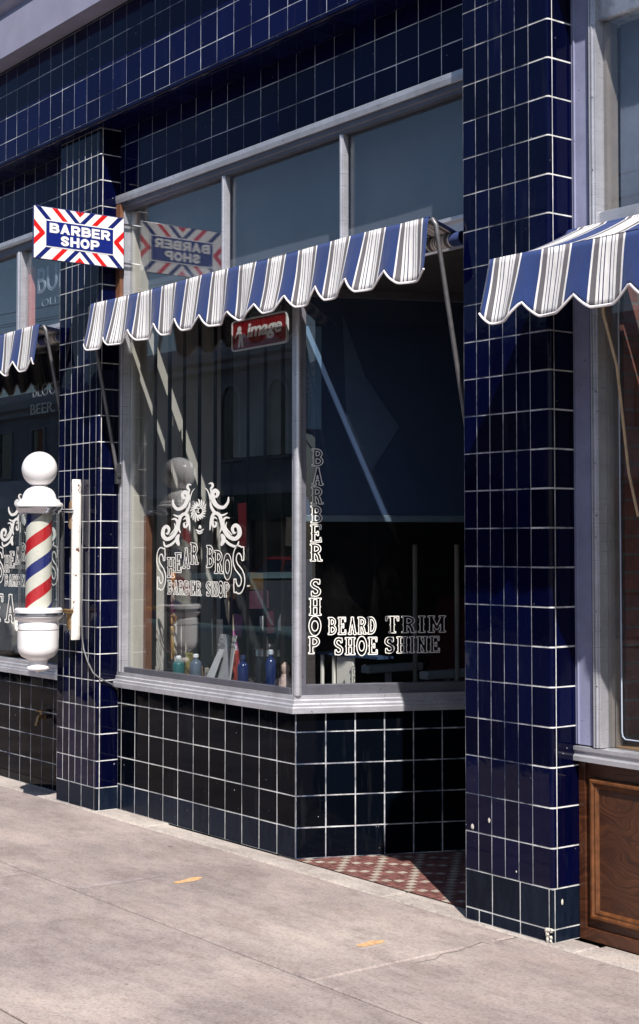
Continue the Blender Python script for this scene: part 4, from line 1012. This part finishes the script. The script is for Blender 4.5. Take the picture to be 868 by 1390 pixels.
# ------------------------------------------------------------------ awnings
def cat(P, n=5):
    return P
def scallop(ph):
    """height of the lower edge above its lowest line for stripe phase ph (0..1, band .2-.8)"""
    d = abs(((ph+.02) % 1)-0.0); d = min(d, 1-d)
    return .066*max(0, 1-d/.32)**1.25
def awning(name, label, x0, x1, yb, zbar, yr, zr, vh, u0, arms, per=.249, seed=0, sag=0.0):
    T = thing(name, ((x0+x1)/2, YB, zr-.4), label, 'awning')
    rr = random.Random(seed); ph = [rr.uniform(0, 6.28) for _ in range(6)]
    nx = int((x1-x0)/.0125); nv = 10
    g = MB(); rows = []
    for i in range(nx+1):
        x = x0+(x1-x0)*i/nx; u = (x-u0)/per; f = u % 1
        h = vh-scallop(f+.03*math.sin(x*5+ph[4]))*(1+.16*math.sin(x*4.1+ph[2]))+.005*math.sin(x*3+ph[0])
        bil = .015*math.sin(2*math.pi*u+1.2+.9*math.sin(x*1.7+ph[1]))+.009*math.sin(x*9+ph[2])+.005*math.sin(x*31+ph[0]+2*math.sin(x*3))
        sway = .040+.014*math.sin(x*2.3+ph[3])+.008*math.sin(x*7.7+ph[4])
        col = []
        for j in range(nv+1):
            t = j/nv; tt = t*h/vh
            y = yb-.016-.004*math.sin(min(1, t*4)*math.pi/2)-(sway*tt**1.3)-bil*tt
            z = zbar+.017-h*t+.004*math.sin(x*5+ph[5])*(1-t)
            col.append((Vector((x+.010*tt*math.sin(x*6+ph[1]), y, z)), (u+.004*math.sin(t*6+x*4), t)))
        rows.append(col)
    for i in range(nx):
        for j in range(nv):
            a, b, c_, d = rows[i][j], rows[i+1][j], rows[i+1][j+1], rows[i][j+1]
            g.face([a[0], b[0], c_[0], d[0]], 0, [a[1], b[1], c_[1], d[1]])
    bm_fix(g)
    v = obj('valance', g, M_CANVAS, T, True, fix=False); sd = v.modifiers.new('thick', 'SOLIDIFY'); sd.thickness = .0015
    g = MB(); g.tube([r[-1][0] for r in rows], .0050, 6); obj('binding', g, M_BINDING, T, True)
    # slope
    g = MB(); R2 = []
    nt_ = 8
    for i in range(nx//2+1):
        x = x0+(x1-x0)*i/(nx//2); u = (x-u0)/per; col = []
        for j in range(nt_+1):
            t = j/nt_; y = (yb-.0165)+(yr-yb+.0165)*t; z = zbar+.0175+(zr+.028-zbar-.0175)*t-sag*math.sin(math.pi*t)*(1+.3*math.sin(x*4+ph[0]))+.005*math.sin(x*11+ph[2])*math.sin(math.pi*t)
            col.append((Vector((x, y, z)), (u, t)))
        R2.append(col)
    for i in range(len(R2)-1):
        for j in range(nt_):
            a, b, c_, d = R2[i][j], R2[i+1][j], R2[i+1][j+1], R2[i][j+1]
            g.face([a[0], b[0], c_[0], d[0]], 0, [a[1], b[1], c_[1], d[1]])
    bm_fix(g)
    v = obj('canopy', g, M_CANVAS, T, True, fix=False); sd = v.modifiers.new('thick', 'SOLIDIFY'); sd.thickness = .0015
    # roller with rolled canvas
    g = MB(); n = 60; rad = .030; V = []
    xs = [x0-.03+(x1-x0+.06)*i/n for i in range(n+1)]
    for i in range(n):
        for k in range(16):
            t0, t1 = 2*math.pi*k/16, 2*math.pi*(k+1)/16
            q = [(xs[a], yr+.002+rad*math.cos(t), zr+rad*math.sin(t)) for a, t in ((i, t0), (i+1, t0), (i+1, t1), (i, t1))]
            g.face(q, 0, [((p[0]-u0)/per, 0) for p in q])
    bm_fix(g)
    obj('roller', g, M_CANVAS, T, True, fix=False)
    g = MB(); g.tube([(x0-.012, yb, zbar), (x1+.012, yb, zbar)], .0125, 12); obj('front_bar', g, M_STEEL, T, True)
    for ax in arms:
        g = MB(); pz, py = 1.955, YB-.030
        e = Vector((ax, yb, zbar)); q = Vector((ax, py, pz)); d = (q-e).normalized()
        g.tube([e+Vector((-.06 if ax > (x0+x1)/2 else .06, 0, 0)), e+Vector((-.012 if ax > (x0+x1)/2 else .012, 0, .002)), e+d*.02, e+d*.08, q], [.0125, .0125, .0115, .0105, .0105], 12)
        obj('arm', g, M_STEEL, T, True)
        g = MB(); g.box((ax-.014, YB-.045, pz-.05), (ax+.014, YB-.012, pz+.07)); g.tube([(ax-.022, py, pz), (ax+.022, py, pz)], .013, 10); bevel(obj('pivot_bracket', g, M_DARKMET, T), .003, 2)
    return T
def bm_fix(g):
    """weld coincident vertices of a face soup while keeping the per-face UVs"""
    key = {}; nv = []; mp = []
    for v in g.v:
        k = (round(v[0], 5), round(v[1], 5), round(v[2], 5))
        if k not in key: key[k] = len(nv); nv.append(v)
        mp.append(key[k])
    g.v = nv; g.f = [tuple(mp[i] for i in f) for f in g.f]
U0 = -7.633-.249*.5
awning('striped_awning', 'long blue white and grey striped awning hanging over the barber shop window', -7.755, -4.785, 4.22, 2.925, 4.372, 2.868, .275, U0, (-7.800, -4.762), seed=1)
awning('striped_awning', 'end of a striped awning over the shop window beyond the far pillar', -12.0, -8.405, 4.22, 2.885, 4.384, 2.85, .275, U0+.06, (-8.362,), seed=5)
AR = awning('striped_awning', 'lowered striped awning over the window at the right edge', -4.125, -1.6, 3.945, 2.605, 4.400, 2.775, .252, -4.150, (), seed=9, sag=.022)
g = MB(); g.tube([(-3.58, 3.95, 2.60), (-3.595, 3.97, 2.36), (-3.65, 4.10, 2.19), (-3.775, 4.30, 1.82), (-3.84, 4.425, 1.66)], .0055, 8)
o = obj('stay_rod', g, M_ROPE, AR, True)

# ------------------------------------------------------------------ image sign hanging inside the glass
IS = thing('hanging_sign', (-6.455, 4.495, 2.58), 'small red sign reading image hung inside the glass just below the awning', 'sign')
def rrect(x0, x1, z0, z1, r, n=5):
    P = []
    for cx_, cz_, a in ((x1-r, z1-r, 0), (x0+r, z1-r, 90), (x0+r, z0+r, 180), (x1-r, z0+r, 270)): P += [(cx_+r*math.cos(R(a+90*k/n)), cz_+r*math.sin(R(a+90*k/n))) for k in range(n+1)]
    return P
def plate(lp, y0, y1, name, m, parent, inner=None):
    g = MB(); n = len(lp); V = [(x, y0, z) for x, z in lp]+[(x, y1, z) for x, z in lp]
    if inner is None: F = [tuple(range(n)), tuple(range(2*n-1, n-1, -1))]+[(k, (k+1) % n, n+(k+1) % n, n+k) for k in range(n)]
    else:
        V += [(x, y0, z) for x, z in inner]+[(x, y1, z) for x, z in inner]; F = []
        for k in range(n):
            q = (k+1) % n; F += [(k, q, 2*n+q, 2*n+k), (n+k, 3*n+k, 3*n+q, n+q), (k, n+k, n+q, q), (2*n+k, 2*n+q, 3*n+q, 3*n+k)]
    g.raw(V, F); return obj(name, g, m, parent)
M_RED = simple('red enamel', (.24, .008, .010), .3, 0, .06, 6)
M_REDD = simple('dark red enamel', (.10, .006, .008), .3, 0, .06, 6)
plate(rrect(-6.705, -6.205, 2.583, 2.742, .02), 4.490, 4.498, 'panel', M_RED, IS)
plate(rrect(-6.708, -6.202, 2.580, 2.745, .022), 4.486, 4.500, 'border', M_WHITEP, IS, rrect(-6.700, -6.210, 2.588, 2.737, .018))
plate([(-6.63, 2.607), (-6.25, 2.600), (-6.25, 2.607), (-6.63, 2.614)], 4.4885, 4.4897, 'underline', M_REDD, IS)
me = text_mesh('image', .105, .0030, .0008, .18); xs = [v.co.x for v in me.vertices]; k = .315/(max(xs)-min(xs))
for v in me.vertices: v.co.x = (v.co.x-(max(xs)+min(xs))/2)*k
place(me, 'lettering', (-6.405, 4.4875, 2.645), (1, 0, 0), (0, 0, 1), M_WHITEP, IS)
fig = [[(-6.655, 2.700), (-6.640, 2.712), (-6.622, 2.708), (-6.616, 2.690), (-6.628, 2.678), (-6.645, 2.682)], [(-6.640, 2.682), (-6.618, 2.682), (-6.606, 2.650), (-6.596, 2.598), (-6.612, 2.598), (-6.620, 2.640), (-6.630, 2.598), (-6.648, 2.598), (-6.640, 2.650)], [(-6.642, 2.676), (-6.672, 2.650), (-6.682, 2.654), (-6.650, 2.690)]]
place(loops_mesh('figure_emblem', fig, None), 'figure_emblem', (0, 4.4880, 0), (1, 0, 0), (0, 0, 1), M_WHITEP, IS)
for x in (-6.68, -6.23): g = MB(); g.tube([(x, 4.494, 2.742), (x, 4.494, 2.86)], .0015, 6); obj('chain', g, M_CHROME, IS)

# ------------------------------------------------------------------ vertical blind, display goods
VB = thing('vertical_blind', (-6.95, 4.58, .80), 'open vertical blind of thin dark slats behind the front window', 'blind')
M_SLAT = simple('dark brown slat', (.012, .009, .008), .5, 0, .3, 6)
g = MB(); g.box((-7.74, 4.525, 2.80), (-6.15, 4.575, 2.835)); obj('headrail', g, M_ALUD, VB)
for k in range(10):
    x = -7.642+k*.1607-.0; a = R(133+random.uniform(-3, 3)); g = MB()
    d = Vector((math.cos(a), math.sin(a), 0))*.045; n = Vector((-d.y, d.x, 0)).normalized()
    sec = [(-1, 0), (-.5, .0035), (0, .005), (.5, .0035), (1, 0), (.5, .0022), (0, .0035), (-.5, .0022)]
    V = [(x+d.x*s+n.x*h, 4.575+d.y*s+n.y*h, z) for z in (.835, 2.82) for s, h in sec]
    g.raw(V, [(i, (i+1) % 8, 8+(i+1) % 8, 8+i) for i in range(8)]+[tuple(range(8)), tuple(range(15, 7, -1))]); obj('slat', g, M_SLAT, VB, True)

def bottle(x, y, r, h, col, label, capc=(.8, .8, .8), rough=.15):
    T = thing('bottle', (x, y, .795), label, 'bottle', 'bottles and jars on the window ledge')
    g = MB(); z = .795; g.lathe((x, y), [(r*.9, z), (r, z+.006), (r, z+h*.66), (r*.85, z+h*.74), (r*.38, z+h*.82), (r*.36, z+h*.9)], 24)
    obj('body', g, simple('bottle liquid', col, rough, 0, .05, 9), T, True)
    g = MB(); g.lathe((x, y), [(r*.46, z+h*.90), (r*.46, z+h), (r*.3, z+h+.004)], 20); obj('cap', g, simple('bottle cap', capc, .4), T, True)
bottle(-7.30, 4.53, .034, .125, (.03, .13, .13), 'squat teal bottle nearest the left end of the ledge')
bottle(-7.12, 4.53, .034, .145, (.10, .13, .17), 'pale blue grey bottle left of the easel backed frame')
bottle(-6.655, 4.53, .030, .165, (.01, .02, .10), 'dark navy bottle just right of the easel backed frame', (.02, .03, .1))
bottle(-6.50, 4.60, .030, .20, (.015, .03, .12), 'tall navy bottle with a silver top near the corner post', (.5, .55, .6))
JR = thing('jar', (-6.60, 4.66, .795), 'dark glass jar with a wide metal lid behind the navy bottle', 'jar', 'bottles and jars on the window ledge')
g = MB(); g.lathe((-6.60, 4.66), [(.075, .795), (.082, .81), (.082, .95), (.075, .96)], 28); obj('body', g, simple('dark jar', (.02, .02, .025), .1), JR, True)
g = MB(); g.lathe((-6.60, 4.66), [(.088, .96), (.088, .995), (.08, 1.0)], 28); obj('lid', g, M_CHROME, JR, True)
g = wavy_sheet((-7.70, 5.16, 2.08), (1.62, 0, 0), (0, 0, .98), 20, 8, .02, 41)
tag(obj('hanging_sheet', g, papermat('grey green sheet', (.13, .165, .19), .25), smooth=True), 'pale grey sheet hung high inside behind the blind slats of the front window', 'sheet')
FR = thing('picture_frame', (-6.87, 4.56, .795), 'grey easel backed picture frame seen from behind on the window ledge', 'picture frame')
g = MB(); g.raw([(-7.01, 4.565, .797), (-6.80, 4.535, .797), (-6.83, 4.60, 1.055), (-7.03, 4.63, 1.055), (-7.01, 4.575, .797), (-6.80, 4.545, .797), (-6.83, 4.61, 1.055), (-7.03, 4.64, 1.055)], [(0, 1, 2, 3), (7, 6, 5, 4), (0, 4, 5, 1), (1, 5, 6, 2), (2, 6, 7, 3), (3, 7, 4, 0)])
obj('backing', g, simple('grey card', (.40, .40, .41), .8), FR)
g = MB(); g.raw([(-6.99, 4.500, .797), (-6.90, 4.490, .797), (-6.89, 4.560, .98), (-6.94, 4.565, .98), (-6.99, 4.505, .797), (-6.90, 4.495, .797), (-6.89, 4.566, .98), (-6.94, 4.571, .98)], [(0, 1, 2, 3), (7, 6, 5, 4), (0, 4, 5, 1), (1, 5, 6, 2), (2, 6, 7, 3), (3, 7, 4, 0)])
obj('easel_strut', g, simple('pale card', (.52, .52, .52), .8), FR)
def mini(name, g, col, label, cat_, rough=.6, smooth=True, grp=None):
    return tag(obj(name, g, simple(name+' paint', col, rough, 0, .2, 30), smooth=smooth), label, cat_, grp)
# hanging strand of carved charms
ST = thing('hanging_charms', (-7.58, 4.66, .95), 'strand of orange pink and tan charms hanging at the left end of the window', 'ornament')
cols = [(.55, .22, .06), (.50, .30, .20), (.55, .42, .36), (.50, .14, .30), (.55, .28, .10), (.50, .32, .14)]
for k, cc in enumerate(cols):
    z = 1.36-k*.062; g = MB(); g.lathe((-7.585+.01*math.sin(k*2.1), 4.66), [(.004, z+.03), (.020+.006*math.sin(k*1.7), z+.022), (.026, z), (.018, z-.022), (.004, z-.03)], 12); obj('charm', g, simple('charm paint', cc, .5, 0, .3, 60), ST, True)
g = MB(); g.tube([(-7.585, 4.66, 1.0), (-7.585, 4.66, 2.3)], .0015, 5); obj('string', g, M_ROPE, ST)
for k, (dx, dz) in enumerate(((-.03, -.10), (.0, -.14), (.03, -.11))):
    g = MB(); g.tube([(-7.585, 4.66, 1.02), (-7.585+dx, 4.66, 1.02+dz)], [.008, .004], 6); obj('tassel', g, simple('tassel', (.5, .22+.05*k, .08), .7), ST)
def card(x, y, z, w, h, col, label, rot=0, grp='cards and papers pinned in the window'):
    g = MB(); c_ = Vector((x, y, z)); U = Vector((math.cos(rot), 0, math.sin(rot))); V = Vector((-math.sin(rot), 0, math.cos(rot)))
    g.obox(c_-U*w/2-V*h/2, U*w, (0, .003, 0), V*h); return mini('paper_card', g, col, label, 'card', .7, False, grp)
card(-7.20, 4.90, 1.66, .10, .26, (.50, .04, .05), 'narrow red card behind the middle of the scroll painting', .05)
card(-7.02, 4.88, 1.34, .16, .10, (.62, .30, .04), 'orange yellow card behind the painted word BROS', -.06)
card(-6.99, 4.86, 1.24, .20, .10, (.60, .22, .28), 'pink card just above the painted word SHOP', .04)
card(-6.86, 4.84, 1.12, .10, .12, (.55, .08, .12), 'small crimson card right of the pink card', .1)
card(-7.50, 4.92, 1.00, .12, .22, (.62, .58, .52), 'cream card behind the teal bottle', .03)
for k, (x, cc, lb) in enumerate(((-7.40, (.45, .25, .12), 'tan little box on the ledge left of the pale bottle'), (-7.22, (.55, .50, .42), 'cream little box on the ledge between the two bottles'), (-7.06, (.36, .22, .10), 'brown little box on the ledge right of the pale bottle'))):
    g = MB(); g.box((x-.045, 4.68, .796), (x+.045, 4.73, .85)); o = mini('small_box', g, cc, lb, 'box', .6, False, 'little boxes on the ledge'); bevel(o, .003, 2)
def brush(x, y, z0, z1, lean, c1, c2, label):
    T = thing('shaving_brush', (x, y, z0), label, 'brush', 'brushes standing in the window')
    a = Vector((x, y, z0)); b = Vector((x+lean, y, z1)); m_ = a.lerp(b, .6)
    g = MB(); g.tube([a, a.lerp(b, .25), m_], [.010, .014, .009], 10); obj('handle', g, simple('brush handle', c1, .4), T, True)
    g = MB(); g.tube([m_, m_.lerp(b, .5), b], [.010, .020, .014], 12); obj('bristles', g, simple('bristles', c2, .9), T, True)
brush(-6.97, 4.74, .80, 1.24, -.16, (.35, .08, .25), (.50, .42, .32), 'tall purple handled brush leaning left behind the grey frame')
brush(-6.42, 4.70, .80, 1.14, .02, (.30, .10, .03), (.55, .22, .06), 'orange brown brush standing near the corner post')
brush(-6.70, 4.72, .97, 1.16, -.05, (.05, .05, .05), (.6, .62, .6), 'white tipped brush standing in the lidded jar')
brush(-6.60, 4.70, .97, 1.18, .07, (.05, .05, .05), (.7, .7, .66), 'pale brush leaning right in the lidded jar')
g = MB(); g.lathe((-6.34, 4.58), [(.03, .796), (.038, .81), (.03, .86), (.018, .885), (.024, .905), (.024, .925), (.008, .945)], 18); mini('figurine', g, (.55, .40, .34), 'small pinkish figurine beside the tall navy bottle', 'figurine', .4)
def can(x, y, r, h, col, cap, label):
    T = thing('spray_can', (x, y, .795), label, 'can', 'cans and tins on the window ledge'); z = .796
    g = MB(); g.lathe((x, y), [(r*.94, z), (r, z+.004), (r, z+h*.8), (r*.8, z+h*.85), (r*.5, z+h*.87)], 24); obj('body', g, simple('can paint', col, .3, .2, .2, 35), T, True)
    g = MB(); g.lathe((x, y), [(r*.55, z+h*.87), (r*.55, z+h*.98), (r*.4, z+h)], 18); obj('cap', g, simple('can cap', cap, .4), T, True)
can(-7.02, 4.72, .028, .19, (.35, .05, .04), (.7, .7, .68), 'red spray can behind the grey easel backed frame')
can(-7.46, 4.70, .030, .15, (.30, .26, .10), (.1, .1, .1), 'mustard tin behind the teal bottle')
can(-6.78, 4.80, .026, .21, (.06, .10, .16), (.75, .72, .66), 'slim blue can with a pale cap at the back of the ledge')
BWL = thing('wooden_bowl', (-7.25, 4.80, .796), 'shallow brown wooden bowl at the back of the ledge between the bottles', 'bowl')
g = MB(); g.lathe((-7.25, 4.80), [(.035, .796), (.07, .82), (.09, .86), (.086, .862), (.066, .825), (.02, .808)], 28); obj('body', g, M_BROWNWOOD, BWL, True)
card(-6.62, 4.90, 1.36, .16, .22, (.20, .22, .26), 'slate grey notice pinned high behind the last painted S', .02)
card(-6.75, 4.92, 1.62, .12, .16, (.26, .22, .16), 'brown notice pinned highest behind the right scroll', -.04)
card(-7.36, 4.92, 1.30, .10, .14, (.44, .20, .10), 'rust orange card behind the painted word SHEAR', .08)
card(-7.30, 4.93, 1.08, .09, .13, (.25, .08, .22), 'plum coloured card under the painted word BARBER', -.1)
# dark barber chair and white stool inside
CH = thing('barber_chair', (-7.15, 6.2, 0), 'dark barber chair inside the shop behind the display ledge', 'chair')
g = MB(); g.lathe((-7.15, 6.2), [(.30, 0), (.30, .03), (.10, .07), (.07, .10), (.07, .45)], 28); obj('pedestal', g, M_CHROME, CH, True)
g = MB(); g.box((-7.42, 5.95, .47), (-6.88, 6.47, .60)); bevel(obj('seat', g, simple('oxblood leather', (.10, .015, .015), .35), CH), .03, 4)
g = MB(); g.obox((-7.40, 6.42, .60), (.50, 0, 0), (0, .10, 0), (0, .14, .62)); bevel(obj('backrest', g, simple('oxblood leather', (.10, .015, .015), .35), CH), .03, 4)
for s in (-.29, .27):
    g = MB(); g.box((-7.15+s-.03, 5.98, .74), (-7.15+s+.05, 6.44, .79)); g.box((-7.15+s, 6.15, .55), (-7.15+s+.02, 6.2, .74)); bevel(obj('armrest', g, M_WHITEP, CH), .012, 3)
SH = thing('white_stand', (-6.28, 4.88, .797), 'small white painted stand low in the angled side window under the words SHOE SHINE', 'stand')
M_SW = simple('stand white paint', (.78, .74, .66), .5, 0, .06, 20)
g = MB(); g.box((-6.285, 4.87, .797), (-6.145, 4.885, .968)); bevel(obj('side_panel', g, M_SW, SH), .003, 2)
for x in (-6.425, -6.325): g = MB(); g.box((x, 4.87, .797), (x+.018, 4.884, .968)); bevel(obj('post', g, M_SW, SH), .003, 2)
g = MB(); g.box((-6.44, 4.86, .969), (-5.93, 4.96, .982)); obj('top', g, simple('slate blue top', (.04, .07, .14), .4), SH)
g = MB()
for x in (-6.50, -6.15): g.tube([(x, 5.6, 0), (x, 5.6, 1.55)], .014, 8)
tag(obj('pole_rack', g, simple('dull pole', (.28, .24, .20), .5), smooth=True), 'pair of thin upright poles inside behind the words BEARD TRIM', 'rack')

# neon beer signs in the far shop
def neon(txt, size, x, z, y, label, wid, hgt, col=(.50, .56, .58)):
    me = text_mesh(txt, size, 0, .0, 0, 1.02); bpy.data.meshes.remove(me)
    cu = bpy.data.curves.new('t', 'FONT'); cu.body = txt; cu.size = size; cu.fill_mode = 'NONE'; cu.bevel_depth = .0035*size/.1 if size < .15 else .006; cu.bevel_resolution = 1; cu.offset = -.004; cu.align_x = 'CENTER'
    o = bpy.data.objects.new('t', cu); C.objects.link(o); me = bpy.data.meshes.new_from_object(o.evaluated_get(bpy.context.evaluated_depsgraph_get())); bpy.data.objects.remove(o); bpy.data.curves.remove(cu)
    xs = [v.co.x for v in me.vertices]; ys = [v.co.y for v in me.vertices]
    kx, ky, x0, y0 = wid/(max(xs)-min(xs)), hgt/(max(ys)-min(ys)), min(xs), min(ys)
    for v in me.vertices: v.co.x = (v.co.x-x0)*kx; v.co.y = (v.co.y-y0)*ky
    o = place(me, 'neon_sign', (x, y, z), (1, 0, 0), (0, 0, 1), simple('unlit neon tube', col, .3), None)
    tag(o, label, 'neon sign', 'unlit neon signs in the far shop'); return o
neon('BUD', .2, -9.066, 3.205, 4.52, 'unlit neon sign with tall letters BU behind the upper pane left of the far pillar', .46, .172, (.26, .30, .36))
neon('OLD', .1, -9.01, 3.115, 4.52, 'small unlit neon lettering just below the tall BU', .27, .050, (.22, .26, .32))
neon('BLOOD', .1, -9.19, 2.530, 4.55, 'dim unlit neon lettering directly above the word BEER', .43, .085, (.30, .32, .34))
neon('BEER.', .1, -9.22, 2.415, 4.55, 'unlit neon word BEER in the window above the barber pole globe', .345, .072, (.48, .56, .58))

# ------------------------------------------------------------------ across the street (seen in the glass and glaze)
M_STUCCO = simple('pale stucco', (.22, .25, .29), .85, 0, .15, 1.5)
M_BRK2 = simple('painted brick', (.22, .25, .30), .85, 0, .2, 2)
M_TRIMW = simple('pale trim', (.30, .33, .38), .7, 0, .1, 3)
M_ROOF = simple('dark roof', (.05, .045, .045), .8, 0, .2, 2)
M_DGLASS = simple('dark window glass', (.05, .06, .07), .05, 0, .1, 2)
def street_building(x0, x1, h, m, label, nw, arched, awn=None, yf=-15.0):
    T = thing('street_building', ((x0+x1)/2, yf-5, 0), label, 'building', 'buildings across the street')
    g = MB(); g.box((x0, yf-10, 0), (x1, yf, h)); obj('wall', g, m, T)
    g = MB(); g.sweep([(x1, yf), (x0, yf)], [(0, h-.45), (.22, h-.35), (.22, h-.2), (.38, h-.1), (.38, h+.15), (0, h+.2)]); g.box((x0, yf-.4, h), (x1, yf-.02, h+.5)); obj('parapet_cornice', g, M_TRIMW, T)
    w = (x1-x0)/nw
    for k in range(nw):
        cx_ = x0+w*(k+.5); ww = .55; z0, z1 = 3.9, 5.6
        lp = [(cx_-ww, z0), (cx_+ww, z0), (cx_+ww, z1)]+([(cx_+ww*math.cos(R(a)), z1+ww*math.sin(R(a))) for a in range(15, 180, 15)] if arched else [])+[(cx_-ww, z1)]
        inn = [(cx_+(x-cx_)*.84, z0+(z-z0)*.93+.06) for x, z in lp]
        wo = bpy.data.objects.new('window', None); C.objects.link(wo); wo.parent = T; wo.location = (cx_-T.location.x, 5, z0)
        plate(lp, yf-.05, yf+.08, 'frame', M_TRIMW, wo, inn); plate(inn, yf-.02, yf+.02, 'pane', M_DGLASS, wo)
    g = MB(); g.box((x0+.5, yf-.02, .5), (x1-.5, yf+.03, 2.7)); obj('shop_glass', g, M_DGLASS, T)
    g = MB()
    for k in range(nw+1): xx = x0+.45+(x1-x0-.9)*k/nw; g.box((xx-.1, yf, 0), (xx+.1, yf+.12, 2.85))
    g.box((x0, yf, 2.85), (x1, yf+.16, 3.25)); obj('shopfront', g, M_TRIMW, T)
    if awn:
        g = MB(); V = [(x0+.3, yf+.02, 3.0), (x1-.3, yf+.02, 3.0), (x1-.3, yf+1.3, 2.4), (x0+.3, yf+1.3, 2.4), (x1-.3, yf+1.3, 2.2), (x0+.3, yf+1.3, 2.2)]
        g.raw(V, [(0, 1, 2, 3), (3, 2, 4, 5)]); o = obj('shop_awning', g, awn, T, fix=False); o.modifiers.new('t', 'SOLIDIFY').thickness = .02
street_building(-62, -44, 6.4, M_BRK2, 'grey painted brick building farthest along the street', 7, False)
street_building(-43.9, -30, 6.9, M_STUCCO, 'pale two storey building with arched upper windows', 6, True, simple('dark green canvas', (.03, .07, .05), .8))
street_building(-29.9, -19, 5.9, simple('grey render', (.36, .36, .36), .85, 0, .1, 1.5), 'low grey rendered building with square windows', 4, False, simple('maroon canvas', (.12, .03, .03), .8))
street_building(-18.9, -4, 7.4, M_BRK2, 'taller grey brick building opposite the barber shop', 6, True)
g = MB(); g.box((-90, -15, -.13), (60, -12.35, 0)); tag(obj('far_sidewalk', g, M_KERB), kind='structure')

def car(x, y, rz, col, label):
    T = thing('parked_car', (x, y, -.135), label, 'car', 'cars parked at the kerb'); T.rotation_euler = (0, 0, rz)
    def put(name, g, m, sm=True):
        me = g.mesh(name, m); bm = bmesh.new(); bm.from_mesh(me); bmesh.ops.recalc_face_normals(bm, faces=bm.faces[:]); bm.to_mesh(me); bm.free()
        if sm: me.polygons.foreach_set('use_smooth', [True]*len(me.polygons)); me.set_sharp_from_angle(angle=R(35))
        o = bpy.data.objects.new(name, me); C.objects.link(o); o.parent = T; return o
    paint = simple('car paint', col, .2, .2, .03, 2)
    side = [(-2.35, .35), (-2.38, .60), (-2.30, .80), (-1.55, .90), (-1.0, .92), (1.0, .93), (1.7, .90), (2.30, .80), (2.42, .62), (2.40, .36), (1.95, .28), (-1.9, .28)]
    g = MB(); n = len(side); st = [(-.90, .93), (-.82, 1), (.82, 1), (.90, .93)]
    V = [(px, sy, .30+(pz-.30)*k) for sy, k in st for px, pz in side]
    g.raw(V, [(a*n+i, a*n+(i+1) % n, (a+1)*n+(i+1) % n, (a+1)*n+i) for a in range(3) for i in range(n)]+[tuple(range(n)), tuple(3*n+i for i in range(n))]); o = put('body', g, paint); bevel(o, .04, 3)
    cab = [(-1.45, .90), (-.85, 1.33), (.55, 1.36), (1.15, .92)]
    g = MB(); V = [(px, s*(.80 if pz < 1 else .64), pz) for s in (-1, 1) for px, pz in cab]; g.raw(V, [(0, 1, 5, 4), (2, 3, 7, 6), (0, 3, 2, 1), (4, 5, 6, 7), (0, 4, 7, 3)]); put('windows', g, M_DGLASS, False)
    g = MB(); V = [(-.90, -.66, 1.325), (.60, -.66, 1.355), (.60, .66, 1.355), (-.90, .66, 1.325), (-.80, -.60, 1.385), (.48, -.60, 1.41), (.48, .60, 1.41), (-.80, .60, 1.385)]
    g.raw(V, [(0, 1, 5, 4), (1, 2, 6, 5), (2, 3, 7, 6), (3, 0, 4, 7), (4, 5, 6, 7), (0, 3, 2, 1)])
    for s in (-1, 1):
        for a, b in (((-1.47, .80, .90), (-.87, .645, 1.335)), ((1.17, .80, .92), (.57, .645, 1.36)), ((-.15, .805, .90), (-.12, .65, 1.35))): g.tube([(a[0], s*a[1], a[2]), (b[0], s*b[1], b[2])], .03, 6)
    put('roof', g, paint)
    for wx in (-1.45, 1.5):
        for s in (-1, 1):
            w = bpy.data.objects.new('wheel', None); C.objects.link(w); w.parent = T; w.location = (wx, s*.80, .32)
            for nm, rr_, th, m in (('tyre', .32, .11, M_BLACK), ('rim', .19, .118, M_CHROME)):
                g = MB(); g.tube([(0, -th, 0), (0, -th*.85, 0), (0, th*.85, 0), (0, th, 0)], [rr_*.9, rr_, rr_, rr_*.9], 24); me = g.mesh(nm, m); o = bpy.data.objects.new(nm, me); C.objects.link(o); o.parent = w
    for s in (-1, 1):
        g = MB(); g.tube([(2.38, s*.62, .62), (2.44, s*.62, .62)], .10, 16); put('headlight', g, M_WHITEP)
        g = MB(); g.box((-2.42, s*.75-.12, .56), (-2.36, s*.75+.12, .72)); put('tail_light', g, M_RED, False)
    g = MB(); g.box((2.38, -.86, .36), (2.50, .86, .48)); g.box((-2.48, -.86, .36), (-2.34, .86, .48)); bevel(put('bumper', g, M_CHROME, False), .03, 3)
car(-12.6, .05, 0, (.16, .26, .27), 'grey green sedan parked at the near kerb left of the shop')
car(-19.2, .0, 0, (.45, .42, .38), 'beige sedan parked at the near kerb behind the grey green one')
car(-27, -11.1, math.pi, (.30, .03, .03), 'dark red sedan parked across the street')
car(-14, -11.1, math.pi, (.05, .06, .10), 'navy sedan parked across the street')

# overhead wires and their pole across the street
UP = thing('utility_pole', (-52, -12.8, 0), 'wooden utility pole far along the opposite kerb', 'utility pole')
g = MB(); g.tube([(-52, -12.8, 0), (-52, -12.8, 9.8)], [.16, .11], 12); obj('post', g, M_BROWNWOOD, UP, True)
g = MB(); g.box((-52.06, -13.7, 9.1), (-51.94, -11.9, 9.22)); obj('crossarm', g, M_BROWNWOOD, UP)
for y, z in ((-13.5, 9.25), (-12.8, 9.0), (-12.1, 9.25)):
    g = MB(); g.tube([(-52+64*k/24, y, z-.9*math.sin(math.pi*k/24)) for k in range(25)], .012, 6); obj('wire', g, M_BLACK, UP, True)
